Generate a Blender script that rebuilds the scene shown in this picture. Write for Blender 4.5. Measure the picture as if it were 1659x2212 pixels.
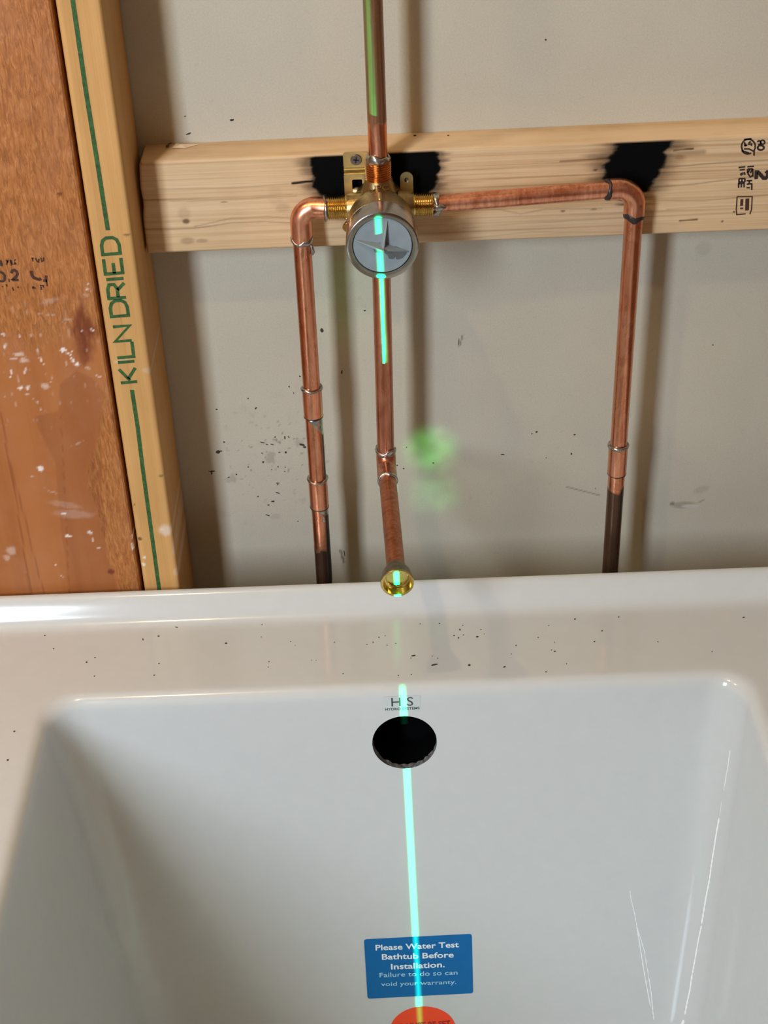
import bpy, bmesh, math, random
import numpy as np
from mathutils import Vector, Matrix
for o in list(bpy.data.objects): bpy.data.objects.remove(o)
SC = bpy.context.scene; COL = SC.collection
PI = math.pi

# ------------------------------------------------------------------ camera (3:4 portrait phone frame, 1659x2212)
FPX = 3322.0; IW, IH = 1659, 2212
PITCH = math.radians(34.76); ROLL = math.atan(0.038)
CAM = np.array([0.0, -1.247, 1.50])
_f = np.array([0, math.cos(PITCH), -math.sin(PITCH)]); _u0 = np.array([0, math.sin(PITCH), math.cos(PITCH)]); _r0 = np.array([1.0, 0, 0])
_r = _r0*math.cos(ROLL) - _u0*math.sin(ROLL); _u = _u0*math.cos(ROLL) + _r0*math.sin(ROLL)
cd = bpy.data.cameras.new('camera'); cam = bpy.data.objects.new('camera', cd); COL.objects.link(cam)
cd.sensor_fit = 'VERTICAL'; cd.sensor_height = 36.0; cd.lens = FPX/IH*36.0; cd.clip_start = 0.02
cam.matrix_world = Matrix([[_r[0], _u[0], -_f[0], CAM[0]], [_r[1], _u[1], -_f[1], CAM[1]], [_r[2], _u[2], -_f[2], CAM[2]], [0, 0, 0, 1]])
SC.camera = cam
def ray(px, py): return _f + _r*(px-IW/2)/FPX - _u*(py-IH/2)/FPX
def atY(px, py, y):            # the point of the plane y=const seen at this pixel of the photograph
    d = ray(px, py); return CAM + d*(y-CAM[1])/d[1]
def atZ(px, py, z):
    d = ray(px, py); return CAM + d*(z-CAM[2])/d[2]

# ------------------------------------------------------------------ light and exposure
SC.view_settings.view_transform = 'Standard'; SC.view_settings.look = 'None'
SC.view_settings.gamma = 1.0; SC.view_settings.use_curve_mapping = False
SC.view_settings.exposure = -0.08
w = bpy.data.worlds.new('world'); SC.world = w; w.use_nodes = True
w.node_tree.nodes['Background'].inputs[0].default_value = (0.9, 0.8, 0.65, 1); w.node_tree.nodes['Background'].inputs[1].default_value = 0.05
def light(name, kind, loc, power, color, target=None, **kw):
    d = bpy.data.lights.new(name, kind); d.energy = power; d.color = color
    for k, v in kw.items(): setattr(d, k, v)
    o = bpy.data.objects.new(name, d); COL.objects.link(o); o.location = loc
    if target is not None:
        o.rotation_euler = (Vector(target)-Vector(loc)).to_track_quat('-Z', 'Y').to_euler()
    return o
# tall narrow window / doorway light, front left of the alcove
light('window_light', 'AREA', (-0.98, -1.90, 1.60), 37, (0.84, 0.98, 1.13), (0.0, -0.1, 0.75), shape='RECTANGLE', size=0.28, size_y=1.10)
# two warm bulbs near the ceiling
light('ceiling_bulb', 'POINT', (-0.44, -0.76, 2.25), 15.0, (1.0, 0.76, 0.40), shadow_soft_size=0.022)
light('ceiling_bulb', 'POINT', (-1.10, -0.60, 2.30), 13.0, (1.0, 0.78, 0.42), shadow_soft_size=0.035)
# big soft warm fill light, added overhead, no fixture behind it
light('added_fill_light', 'AREA', (0.5, -2.1, 2.42), 1.5, (1.0, 0.88, 0.72), (0.3, -1.6, 0.0), shape='RECTANGLE', size=1.6, size_y=1.4)
# laser level standing low in the tub: a fan of green light in one upright plane
LAS = (0.0130, -0.81, 0.43)
las = light('laser_level_beam', 'POINT', LAS, 1.0, (1, 1, 1), shadow_soft_size=0.0006)
ld = las.data; ld.use_nodes = True; nt = ld.node_tree; em = nt.nodes['Emission']
tc = nt.nodes.new('ShaderNodeTexCoord'); nz = nt.nodes.new('ShaderNodeVectorMath'); nz.operation = 'NORMALIZE'
dp = nt.nodes.new('ShaderNodeVectorMath'); dp.operation = 'DOT_PRODUCT'; dp.inputs[1].default_value = (1.0, 0.0, 0.0157)
def nmath(nt, op, a, b=None, c=None, clamp=False):
    n = nt.nodes.new('ShaderNodeMath'); n.operation = op; n.use_clamp = clamp
    for i, v in enumerate((a, b, c)):
        if v is None: continue
        if isinstance(v, (int, float)): n.inputs[i].default_value = v
        else: nt.links.new(v, n.inputs[i])
    return n.outputs[0]
nt.links.new(tc.outputs['Normal'], nz.inputs[0]); nt.links.new(nz.outputs[0], dp.inputs[0])
sz_ = nt.nodes.new('ShaderNodeSeparateXYZ'); nt.links.new(nz.outputs[0], sz_.inputs[0])
lw = nt.nodes.new('ShaderNodeMapRange'); lw.inputs[1].default_value = 0.27; lw.inputs[2].default_value = 0.305; lw.inputs[3].default_value = 0.0050; lw.inputs[4].default_value = 0.0029
nt.links.new(sz_.outputs['Z'], lw.inputs[0])
q = nmath(nt, 'DIVIDE', dp.outputs['Value'], lw.outputs[0]); q = nmath(nt, 'MULTIPLY', q, q); q = nmath(nt, 'MULTIPLY', q, q); q = nmath(nt, 'POWER', 2.71828, nmath(nt, 'MULTIPLY', q, -1.0))
q2 = nmath(nt, 'DIVIDE', dp.outputs['Value'], 0.0015); q2 = nmath(nt, 'MULTIPLY', q2, q2); q2 = nmath(nt, 'POWER', 2.71828, nmath(nt, 'MULTIPLY', q2, -1.0))
nt.links.new(nmath(nt, 'MULTIPLY', nmath(nt, 'ADD', nmath(nt, 'MULTIPLY', q, 1.0), nmath(nt, 'MULTIPLY', q2, 0.6)), nmath(nt, 'MULTIPLY', nmath(nt, 'SUBTRACT', nmath(nt, 'MULTIPLY', lw.outputs[0], -1.0), -0.0064), 42000.0)), em.inputs['Strength'])
em.inputs['Color'].default_value = (0.0, 1.0, 0.36, 1)
# added green spot lamps standing in for laser glints off the brass
for k, (loc, tgt, p, a) in enumerate([((0.040, -0.26, 0.735), atY(932, 972, 0), 1.6, 7.5), ((0.040, -0.26, 0.730), atY(937, 1066, 0), 0.75, 7.0), ((-0.03, -0.17, 0.93), atY(762, 640, 0), 0.10, 20.0)]):
    g_ = light('added_glint_spot', 'SPOT', loc, p, (0.12, 1.0, 0.18), tuple(tgt), spot_size=math.radians(a*1.9), spot_blend=1.0, shadow_soft_size=0.004)
    g_.data.use_nodes = True; t_ = g_.data.node_tree; c_ = t_.nodes.new('ShaderNodeTexCoord'); n_ = t_.nodes.new('ShaderNodeTexNoise'); n_.inputs['Scale'].default_value = 14.0+5*k
    t_.links.new(c_.outputs['Normal'], n_.inputs['Vector']); m_ = t_.nodes.new('ShaderNodeMapRange'); m_.inputs[1].default_value = 0.38; m_.inputs[2].default_value = 0.62; m_.inputs[3].default_value = 0.55; m_.inputs[4].default_value = 1.25
    t_.links.new(n_.outputs['Fac'], m_.inputs[0]); t_.links.new(m_.outputs[0], t_.nodes['Emission'].inputs['Strength'])

# ------------------------------------------------------------------ material helpers
def new_mat(name):
    m = bpy.data.materials.new(name); m.use_nodes = True
    return m, m.node_tree, m.node_tree.nodes['Principled BSDF']
def coords(nt, scale=(1, 1, 1), rot=(0, 0, 0)):
    t = nt.nodes.new('ShaderNodeTexCoord'); mp = nt.nodes.new('ShaderNodeMapping')
    mp.inputs['Scale'].default_value = scale; mp.inputs['Rotation'].default_value = rot
    nt.links.new(t.outputs['Object'], mp.inputs['Vector']); return mp.outputs[0]
def noise(nt, vec, scale, detail=4, rough=0.55, dist=0.0):
    n = nt.nodes.new('ShaderNodeTexNoise'); n.inputs['Scale'].default_value = scale; n.inputs['Detail'].default_value = detail
    n.inputs['Roughness'].default_value = rough; n.inputs['Distortion'].default_value = dist
    nt.links.new(vec, n.inputs['Vector']); return n.outputs['Fac']
def ramp(nt, fac, stops, interp='LINEAR'):
    r = nt.nodes.new('ShaderNodeValToRGB'); r.color_ramp.interpolation = interp
    el = r.color_ramp.elements
    while len(el) < len(stops): el.new(0.5)
    for e, (p, c) in zip(el, stops):
        e.position = p; e.color = tuple(c)+(1,) if len(c) == 3 else c
    nt.links.new(fac, r.inputs['Fac']); return r.outputs['Color']
def mix(nt, fac, a, b, mode='MIX'):
    n = nt.nodes.new('ShaderNodeMix'); n.data_type = 'RGBA'; n.blend_type = mode
    for s, v in ((n.inputs['Factor'], fac), (n.inputs['A'], a), (n.inputs['B'], b)):
        if isinstance(v, (int, float)): s.default_value = v
        elif isinstance(v, tuple): s.default_value = v if len(v) == 4 else v+(1,)
        else: nt.links.new(v, s)
    return n.outputs['Result']
def bump(nt, bsdf, h, strength, dist):
    b = nt.nodes.new('ShaderNodeBump'); b.inputs['Strength'].default_value = strength; b.inputs['Distance'].default_value = dist
    nt.links.new(h, b.inputs['Height']); nt.links.new(b.outputs[0], bsdf.inputs['Normal'])
def paint_attr(nt):
    a = nt.nodes.new('ShaderNodeAttribute'); a.attribute_name = 'paint'
    s = nt.nodes.new('ShaderNodeSeparateColor'); nt.links.new(a.outputs['Color'], s.inputs[0]); return s.outputs
def rgb(r, g, b):
    f = lambda c: (c/255/12.92) if c/255 <= 0.04045 else ((c/255+0.055)/1.055)**2.4
    return (f(r), f(g), f(b))
def simple(name, color, rough=0.5, metal=0.0, bumpy=0.0, spec=0.5, var=0.08, scale=60):
    m, nt, b = new_mat(name)
    v = coords(nt); n = noise(nt, v, scale, 3)
    dark = tuple(c*(1-var*2) for c in color); lite = tuple(min(1, c*(1+var)) for c in color)
    nt.links.new(ramp(nt, n, [(0.3, dark), (0.7, lite)]), b.inputs['Base Color'])
    b.inputs['Roughness'].default_value = rough; b.inputs['Metallic'].default_value = metal; b.inputs['Specular IOR Level'].default_value = spec
    if bumpy: bump(nt, b, n, bumpy, 0.0005)
    return m

def pine(name, light_c, mid_c, dark_c, axis='x', char=True, fine=260.0, rough=0.62, splat=(0.62, 0.52, 0.46)):
    m, nt, b = new_mat(name)
    st = (1.6, 30, fine) if axis == 'x' else (fine, 30, 1.6)
    wide = (0.8, 8, 34) if axis == 'x' else (34, 8, 0.8)
    fib = (30, 60, 900) if axis == 'x' else (900, 60, 30)
    g1 = noise(nt, coords(nt, st), 1.0, 5, 0.6, 0.25); g2 = noise(nt, coords(nt, wide), 1.0, 3, 0.5, 0.6); g3 = noise(nt, coords(nt, fib), 1.0, 2)
    g4 = noise(nt, coords(nt), 9.0, 3)
    c = ramp(nt, g1, [(0.30, dark_c), (0.43, mid_c), (0.62, light_c)])
    c = mix(nt, nmath(nt, 'MULTIPLY', ramp_val(nt, g2, 0.42, 0.62), 0.55), c, mid_c)
    c = mix(nt, nmath(nt, 'MULTIPLY', ramp_val(nt, g3, 0.5, 0.8), 0.25), c, dark_c)
    c = mix(nt, 0.25, c, ramp(nt, g4, [(0.3, tuple(x*0.75 for x in mid_c)), (0.7, tuple(min(1, x*1.1) for x in light_c))]))
    p = paint_attr(nt)
    c = mix(nt, p[2], c, tuple(x*0.42 for x in dark_c))
    c = mix(nt, p[1], c, splat)
    if char: c = mix(nt, p[0], c, ramp(nt, p[0], [(0.0, (0.20, 0.08, 0.025)), (0.5, (0.075, 0.022, 0.007)), (0.85, (0.004, 0.004, 0.004))]))
    if char:
        nt.links.new(nmath(nt, 'MULTIPLY', nmath(nt, 'SUBTRACT', 1.05, p[0]), 0.35), b.inputs['Specular IOR Level'])
    nt.links.new(c, b.inputs['Base Color']); b.inputs['Roughness'].default_value = rough
    if not char: b.inputs['Specular IOR Level'].default_value = 0.35
    h = nmath(nt, 'ADD', g1, nmath(nt, 'MULTIPLY', g3, 0.4)); bump(nt, b, h, 0.35, 0.0006)
    return m
def ramp_val(nt, v, lo, hi):
    n = nt.nodes.new('ShaderNodeMapRange'); n.inputs[1].default_value = lo; n.inputs[2].default_value = hi
    nt.links.new(v, n.inputs[0]); return n.outputs[0]

def copper(name, dark=None, base=(0.93, 0.43, 0.27), deep=(0.60, 0.20, 0.10), tarn=(0.11, 0.052, 0.028), rough=0.28, mixlo=0.38):
    """dark = (axis, edge, sign): beyond that object-space height the tube keeps its brown mill tarnish"""
    m, nt, b = new_mat(name)
    st = noise(nt, coords(nt, (260, 260, 7)), 1.0, 4, 0.6, 0.3); bl = noise(nt, coords(nt, (60, 60, 26)), 1.0, 4, 0.6, 0.8)
    sp = noise(nt, coords(nt, (1, 1, 1)), 420, 2)
    c = ramp(nt, nmath(nt, 'ADD', nmath(nt, 'MULTIPLY', st, 0.5), nmath(nt, 'MULTIPLY', bl, 0.5)), [(mixlo, deep), (0.60, base)])
    c = mix(nt, nmath(nt, 'MULTIPLY', ramp_val(nt, bl, 0.60, 0.72), 0.6), c, (0.20, 0.075, 0.04))
    rg = ramp_val(nt, bl, 0.2, 0.9)
    if dark:
        t = nt.nodes.new('ShaderNodeTexCoord'); s = nt.nodes.new('ShaderNodeSeparateXYZ'); nt.links.new(t.outputs['Object'], s.inputs[0])
        ax, edge, sign = dark
        d = nmath(nt, 'MULTIPLY', nmath(nt, 'SUBTRACT', s.outputs['XYZ'.index(ax)], edge), sign)
        d = nmath(nt, 'ADD', d, nmath(nt, 'MULTIPLY', nmath(nt, 'SUBTRACT', bl, 0.5), 0.03))
        f = ramp_val(nt, d, -0.001, 0.003)
        tc_ = ramp(nt, st, [(0.35, tuple(x*0.6 for x in tarn)), (0.65, tuple(x*1.5 for x in tarn))])
        c = mix(nt, f, c, tc_); nt.links.new(nmath(nt, 'SUBTRACT', 1.0, nmath(nt, 'MULTIPLY', f, 0.45)), b.inputs['Metallic'])
    nt.links.new(c, b.inputs['Base Color'])
    if not dark: b.inputs['Metallic'].default_value = 0.92
    nt.links.new(nmath(nt, 'ADD', nmath(nt, 'MULTIPLY', rg, 0.16), rough-0.06), b.inputs['Roughness'])
    bump(nt, b, nmath(nt, 'ADD', st, nmath(nt, 'MULTIPLY', sp, 0.3)), 0.12, 0.0004)
    return m

M = {}
M['copper'] = copper('copper')
M['copper_riser'] = copper('copper_riser', ('Z', atY(812, 268, -.062)[2], 1.0), tarn=(0.24, 0.11, 0.055))
M['copper_left'] = copper('copper_left_pipe', ('Z', atY(700, 1180, -.055)[2], -1.0), tarn=(0.07, 0.035, 0.02))
M['copper_right'] = copper('copper_right_pipe', ('Z', atY(1320, 1052, -.055)[2], -1.0), tarn=(0.09, 0.045, 0.026))
M['copper_mid'] = copper('copper_brown', base=(0.72, 0.33, 0.21), deep=(0.42, 0.15, 0.08), rough=0.30)
M['copper_stub'] = copper('copper_stub', base=(0.58, 0.24, 0.12), deep=(0.36, 0.12, 0.05), rough=0.36)
M['solder'] = simple('solder', (0.50, 0.47, 0.44), 0.30, 1.0, 0.5, scale=300, var=0.2)
M['flux'] = simple('burnt_flux', (0.035, 0.025, 0.022), 0.4, 0.2, 0.6, scale=400)
M['brass'] = simple('brass', (0.78, 0.53, 0.17), 0.20, 1.0, 0.1, scale=200, var=0.12)
M['brass_cast'] = simple('cast_brass', (0.40, 0.28, 0.13), 0.38, 1.0, 0.5, scale=500, var=0.12)
M['brass_sheet'] = simple('brass_sheet', (0.66, 0.52, 0.24), 0.38, 1.0, 0.1, scale=150, var=0.06)
M['brass_copper'] = simple('hot_brass', (0.80, 0.42, 0.18), 0.24, 1.0, 0.1, scale=200, var=0.15)
M['old_brass'] = simple('tarnished_brass', (0.22, 0.20, 0.13), 0.42, 0.8, 0.4, scale=180, var=0.25)
M['gold_brass'] = simple('bright_brass', (0.80, 0.62, 0.22), 0.16, 1.0, 0.1, scale=150, var=0.1)
M['nickel'] = simple('nickel', (0.42, 0.38, 0.34), 0.22, 1.0, 0.1, scale=100, var=0.1)
M['grey_plastic'] = simple('grey_plastic', (0.245, 0.285, 0.305), 0.45, 0.0, 0.1, scale=120, var=0.04)
M['grey_plastic_shaded'] = simple('shaded_grey_plastic', (0.11, 0.115, 0.112), 0.5, 0.0, 0.1, scale=120, var=0.05)  # grey plastic darkened for the shade beside the fins
M['screw'] = simple('screw_steel', (0.20, 0.19, 0.19), 0.35, 0.9, 0.2, scale=300, var=0.1)
M['screw_dark'] = simple('screw_recess', (0.01, 0.01, 0.01), 0.7)
M['zinc'] = simple('zinc_screw', (0.6, 0.56, 0.48), 0.25, 1.0, 0.1)
M['green_ink'] = simple('green_ink', rgb(50, 92, 40), 0.7, 0, 0, scale=350, var=0.25)
M['black_ink'] = simple('black_ink', rgb(52, 34, 30), 0.7, 0, 0, scale=500, var=0.25)
M['brown_ink'] = simple('brown_ink', rgb(74, 40, 22), 0.7, 0, 0, scale=500, var=0.25)
M['speck'] = simple('dark_speck', (0.05, 0.038, 0.022), 0.8)
M['speck_pale'] = simple('pale_speck', (0.30, 0.26, 0.20), 0.8)
M['blue_sticker'] = simple('blue_sticker', (0.002, 0.14, 0.40), 0.5, 0, 0, spec=0.25, var=0.02)
M['orange_sticker'] = simple('orange_sticker', (1.0, 0.075, 0.02), 0.5, 0, 0, spec=0.25, var=0.01)
M['white_ink'] = simple('white_ink', (0.85, 0.92, 0.95), 0.5, var=0.02)
M['pale_ink'] = simple('pale_blue_ink', (0.42, 0.72, 0.85), 0.5, var=0.02)
M['red_ink'] = simple('red_ink', rgb(170, 12, 8), 0.5, var=0.02)
M['grey_ink'] = simple('grey_ink', rgb(70, 76, 76), 0.5, var=0.02)
M['clear_label'] = simple('clear_label', (0.60, 0.64, 0.63), 0.3, var=0.01)
M['void'] = simple('painted_dark', (0.004, 0.004, 0.004), 1.0, spec=0.0)  # near-black colour stands in for the unlit space behind the hole
M['cut_edge'] = simple('cut_fibreglass_edge', (0.18, 0.18, 0.19), 0.5, 0, 0.9, scale=350, var=0.45)
M['streak'] = simple('streak_white', (1.0, 1.0, 1.0), 0.35, var=0.0)
M['block'] = pine('pale_pine', (0.76, 0.54, 0.33), (0.63, 0.415, 0.22), (0.33, 0.17, 0.07), 'x', True)
M['stud'] = pine('yellow_pine', (0.64, 0.36, 0.13), (0.55, 0.285, 0.09), (0.40, 0.20, 0.06), 'z', False, fine=160, splat=(0.80, 0.68, 0.60))
def orange_wood():
    m, nt, b = new_mat('stained_fir')
    f = noise(nt, coords(nt, (420, 60, 90)), 1.0, 4, 0.65, 0.8); g = noise(nt, coords(nt, (26, 8, 1.2)), 1.0, 3, 0.5, 0.5); l = noise(nt, coords(nt), 22, 4)
    gl = noise(nt, coords(nt, (75, 8, 1.0)), 1.0, 2, 0.5, 0.2)
    c = ramp(nt, f, [(0.30, (0.25, 0.078, 0.016)), (0.50, (0.40, 0.138, 0.030)), (0.70, (0.54, 0.22, 0.068))])
    smooth = ramp(nt, g, [(0.35, (0.35, 0.108, 0.024)), (0.65, (0.47, 0.168, 0.044))])
    p = paint_attr(nt)
    c = mix(nt, p[0], c, smooth)
    c = mix(nt, nmath(nt, 'MULTIPLY', ramp_val(nt, l, 0.45, 0.7), 0.30), c, (0.46, 0.20, 0.10))
    c = mix(nt, nmath(nt, 'MULTIPLY', nmath(nt, 'MULTIPLY', ramp_val(nt, gl, 0.60, 0.66), p[0]), 0.35), c, (0.17, 0.05, 0.015))
    c = mix(nt, p[2], c, (0.17, 0.030, 0.006))
    c = mix(nt, p[1], c, (0.86, 0.74, 0.66))
    nt.links.new(c, b.inputs['Base Color']); b.inputs['Roughness'].default_value = 0.5; b.inputs['Specular IOR Level'].default_value = 0.45
    bump(nt, b, nmath(nt, 'MULTIPLY', f, nmath(nt, 'SUBTRACT', 1.15, p[0])), 0.5, 0.0012)
    return m
M['orange'] = orange_wood()
def drywall():
    m, nt, b = new_mat('drywall_paper')
    v = coords(nt); n = noise(nt, v, 700, 2); l = noise(nt, v, 5, 3); l2 = noise(nt, v, 120, 3)
    c = ramp(nt, l, [(0.3, (0.50, 0.445, 0.345)), (0.7, (0.56, 0.50, 0.395))])
    c = mix(nt, 0.12, c, ramp(nt, n, [(0.3, (0.3, 0.27, 0.22)), (0.7, (0.75, 0.7, 0.6))]))
    c = mix(nt, nmath(nt, 'MULTIPLY', ramp_val(nt, l2, 0.62, 0.75), 0.18), c, (0.30, 0.27, 0.21))
    p = paint_attr(nt)
    c = mix(nt, p[0], c, (0.14, 0.12, 0.085)); c = mix(nt, p[1], c, (0.70, 0.66, 0.58))
    nt.links.new(c, b.inputs['Base Color']); b.inputs['Roughness'].default_value = 0.75; b.inputs['Specular IOR Level'].default_value = 0.25
    bump(nt, b, n, 0.08, 0.0003); return m
M['drywall'] = drywall()
def acrylic():
    m, nt, b = new_mat('white_acrylic')
    v = coords(nt); n = noise(nt, v, 60, 3)
    nt.links.new(ramp(nt, n, [(0.3, (0.61, 0.62, 0.61)), (0.7, (0.625, 0.635, 0.625))]), b.inputs['Base Color'])
    b.inputs['Roughness'].default_value = 0.13; b.inputs['Specular IOR Level'].default_value = 0.5
    b.inputs['Coat Weight'].default_value = 0.3; b.inputs['Coat Roughness'].default_value = 0.08
    return m
M['acrylic'] = acrylic()
M['room_wood'] = simple('room_framing', (0.40, 0.22, 0.10), 0.8, var=0.2, scale=4)
M['room_floor'] = simple('plywood_floor', (0.34, 0.21, 0.11), 0.8, var=0.2, scale=4)
M['room_ceiling'] = simple('ceiling_board', (0.48, 0.38, 0.27), 0.9, var=0.1, scale=4)

# ------------------------------------------------------------------ mesh helpers
def link_mesh(name, verts, faces, mat, parent=None, smooth=False, auto=None):
    me = bpy.data.meshes.new(name); me.from_pydata([tuple(map(float, v)) for v in verts], [], faces); me.validate(); me.update()
    if mat is not None: me.materials.append(mat)
    o = bpy.data.objects.new(name, me); COL.objects.link(o)
    if parent is not None: o.parent = parent; o.matrix_parent_inverse = parent.matrix_world.inverted()
    if smooth: me.shade_smooth()
    if auto: me.shade_smooth(); me.set_sharp_from_angle(angle=math.radians(auto))
    return o
def from_bm(name, bm, mat, parent=None, auto=35):
    bmesh.ops.recalc_face_normals(bm, faces=bm.faces)
    me = bpy.data.meshes.new(name); bm.to_mesh(me); bm.free()
    me.materials.append(mat)
    o = bpy.data.objects.new(name, me); COL.objects.link(o)
    if parent is not None: o.parent = parent; o.matrix_parent_inverse = parent.matrix_world.inverted()
    if auto: me.shade_smooth(); me.set_sharp_from_angle(angle=math.radians(auto))
    return o
def empty(name, loc, label, cat, group=None):
    o = bpy.data.objects.new(name, None); COL.objects.link(o); o.location = loc; o.empty_display_size = 0.02
    o['label'] = label; o['category'] = cat
    if group: o['group'] = group
    bpy.context.view_layer.update(); return o
def tag(o, label, cat, kind=None):
    o['label'] = label; o['category'] = cat
    if kind: o['kind'] = kind
    return o
def add_box(bm, lo, hi, bev=0.0, seg=2, mtx=None):
    g = bmesh.ops.create_cube(bm, size=1.0)['verts']
    lo, hi = Vector(lo), Vector(hi)
    for v in g: v.co = Vector((lo[i] + (v.co[i]+0.5)*(hi[i]-lo[i]) for i in range(3)))
    if bev:
        es = list({e for v in g for e in v.link_edges})
        r = bmesh.ops.bevel(bm, geom=es, offset=bev, segments=seg, affect='EDGES', profile=0.5)
        g = list({v for f in r['faces'] for v in f.verts} | {v for v in g if v.is_valid})
    if mtx is not None:
        for v in g: v.co = mtx @ v.co
    return g
def basis(p, d):
    d = Vector(d).normalized(); a = Vector((0, 0, 1)) if abs(d.z) < 0.9 else Vector((1, 0, 0))
    x = a.cross(d).normalized(); y = d.cross(x)
    m = Matrix((x, y, d)).transposed().to_4x4(); m.translation = Vector(p); return m
def lathe_v(prof, p, d, n=40, jit=0.0, rnd=None, hexa=None, cap0=True, cap1=True):
    """prof = [(t, r)] along direction d from p; returns verts, faces"""
    m = basis(p, d); V = []; Fc = []
    for i, (t, r) in enumerate(prof):
        for k in range(n):
            a = 2*PI*k/n; rr = r
            if jit and rnd: rr = r*(1+rnd.uniform(-jit, jit))
            V.append(m @ Vector((rr*math.cos(a), rr*math.sin(a), t)))
    for i in range(len(prof)-1):
        for k in range(n):
            a, b = i*n+k, i*n+(k+1) % n
            Fc.append((a, b, b+n, a+n))
    if cap0: Fc.append(tuple(range(n-1, -1, -1)))
    if cap1: Fc.append(tuple((len(prof)-1)*n+k for k in range(n)))
    return V, Fc
def lathe(name, prof, p, d, mat, parent, n=40, auto=35, **kw):
    V, Fc = lathe_v(prof, p, d, n, **kw)
    o = link_mesh(name, V, Fc, mat, parent, auto=auto); fixn(o); return o
def fixn(o):
    bm = bmesh.new(); bm.from_mesh(o.data); bmesh.ops.recalc_face_normals(bm, faces=bm.faces); bm.to_mesh(o.data); bm.free()
def tube(name, pts, r, mat, parent, n=36, caps=True, auto=40, jit=0.0, rnd=None):
    """swept tube, r is a number or one radius per point; parallel-transported frames"""
    pts = [Vector(p) for p in pts]; N = len(pts); V = []; Fc = []
    rs = r if isinstance(r, (list, tuple)) else [r]*N
    tang = [((pts[min(i+1, N-1)]-pts[max(i-1, 0)]).normalized()) for i in range(N)]
    x = basis((0, 0, 0), tang[0]).to_3x3() @ Vector((1, 0, 0))
    for i in range(N):
        t = tang[i]; x = (x - t*x.dot(t)).normalized(); y = t.cross(x)
        for k in range(n):
            a = 2*PI*k/n; q = rs[i]*(1+(rnd.uniform(-jit, jit) if jit else 0))
            V.append(pts[i] + x*(q*math.cos(a)) + y*(q*math.sin(a)))
    for i in range(N-1):
        for k in range(n): a, b = i*n+k, i*n+(k+1) % n; Fc.append((a, b, b+n, a+n))
    if caps: Fc.append(tuple(range(n-1, -1, -1))); Fc.append(tuple((N-1)*n+k for k in range(n)))
    o = link_mesh(name, V, Fc, mat, parent, auto=auto); fixn(o); return o
def arc_pts(c, a, b, R, n=14):
    """elbow centreline: comes from direction a, bends at c, leaves towards b, radius R (a, b unit vectors away from c)"""
    a, b = Vector(a).normalized(), Vector(b).normalized(); c = Vector(c)
    th = a.angle(b); dist = R/math.tan(th/2); s = c+a*dist; e = c+b*dist
    ctr = c + (a+b).normalized()*(R/math.sin(th/2)); u = (s-ctr); v = (e-ctr); full = u.angle(v); out = []
    for i in range(n+1):
        t = full*i/n; out.append(ctr + (u*math.sin(full-t) + v*math.sin(t))/math.sin(full))
    return out
def ring(name, p, d, r, w, mat, parent, seed=1, jit=0.03, proud=0.0013):
    rnd = random.Random(seed); n = 40; m = basis(p, d)
    prof = [(-w/2, r*0.9), (-w/2, r+0.0001), (-w*0.3, r+proud*0.8), (0, r+proud), (w*0.3, r+proud*0.8), (w/2, r+0.0001), (w/2, r*0.9)]
    ph = [rnd.uniform(0, 6.28) for _ in range(4)]; V = []; Fc = []
    for (t, q) in prof:
        for k in range(n):
            a = 2*PI*k/n; wob = 0.35*w*(0.5*math.sin(2*a+ph[0])+0.3*math.sin(3*a+ph[1])+0.3*math.sin(5*a+ph[2]))
            V.append(m @ Vector((q*(1+rnd.uniform(-jit, jit)*0.4)*math.cos(a), q*(1+rnd.uniform(-jit, jit)*0.4)*math.sin(a), t*(1+0.35*math.sin(a*2+ph[3]))+wob)))
    for i in range(len(prof)-1):
        for k in range(n): a, b = i*n+k, i*n+(k+1) % n; Fc.append((a, b, b+n, a+n))
    o = link_mesh(name, V, Fc, mat, parent, auto=60); fixn(o); return o

# flat ink strokes on a plane: origin O, axes U (reading direction) and W (letter up), lifted along N
def strokes(name, polys, width, O, U, W, N, mat, parent, lift=0.00012, thick=0.00012):
    O, U, W, N = map(lambda v: Vector(map(float, v)), (O, U, W, N)); V = []; Fc = []
    for pl in polys:
        wd = width
        if isinstance(pl, dict): wd = pl['w']; pl = pl['p']
        P = [Vector((p[0], p[1])) for p in pl]; n = len(P); base = len(V)
        closed = (P[0]-P[-1]).length < 1e-9 and n > 2
        L = []; R = []
        for i in range(n):
            if closed: a = P[i-1] if i > 0 else P[-2]; b = P[i+1] if i < n-1 else P[1]
            else: a = P[max(i-1, 0)]; b = P[min(i+1, n-1)]
            t1 = (P[i]-a); t2 = (b-P[i])
            t1 = t1.normalized() if t1.length > 1e-9 else t2.normalized(); t2 = t2.normalized() if t2.length > 1e-9 else t1
            nn = Vector((-(t1+t2).y, (t1+t2).x)); nn = nn.normalized() if nn.length > 1e-6 else Vector((-t1.y, t1.x))
            k = 1/max(0.55, nn.dot(Vector((-t1.y, t1.x))))
            L.append(P[i]+nn*wd/2*k); R.append(P[i]-nn*wd/2*k)
        for q in (lift, lift+thick):
            for i in range(n):
                V.append(O+U*L[i].x+W*L[i].y+N*q); V.append(O+U*R[i].x+W*R[i].y+N*q)
        o2 = base+2*n
        for i in range(n-1):
            a = o2+2*i; Fc.append((a, a+1, a+3, a+2))
            c = base+2*i; Fc.append((c, c+2, o2+2*i+2, o2+2*i)); Fc.append((c+1, o2+2*i+1, o2+2*i+3, c+3))
        Fc.append((base, o2, o2+1, base+1)); Fc.append((base+2*n-2, base+2*n-1, o2+2*n-1, o2+2*n-2))
    o = link_mesh(name, V, Fc, mat, parent); return o
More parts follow.
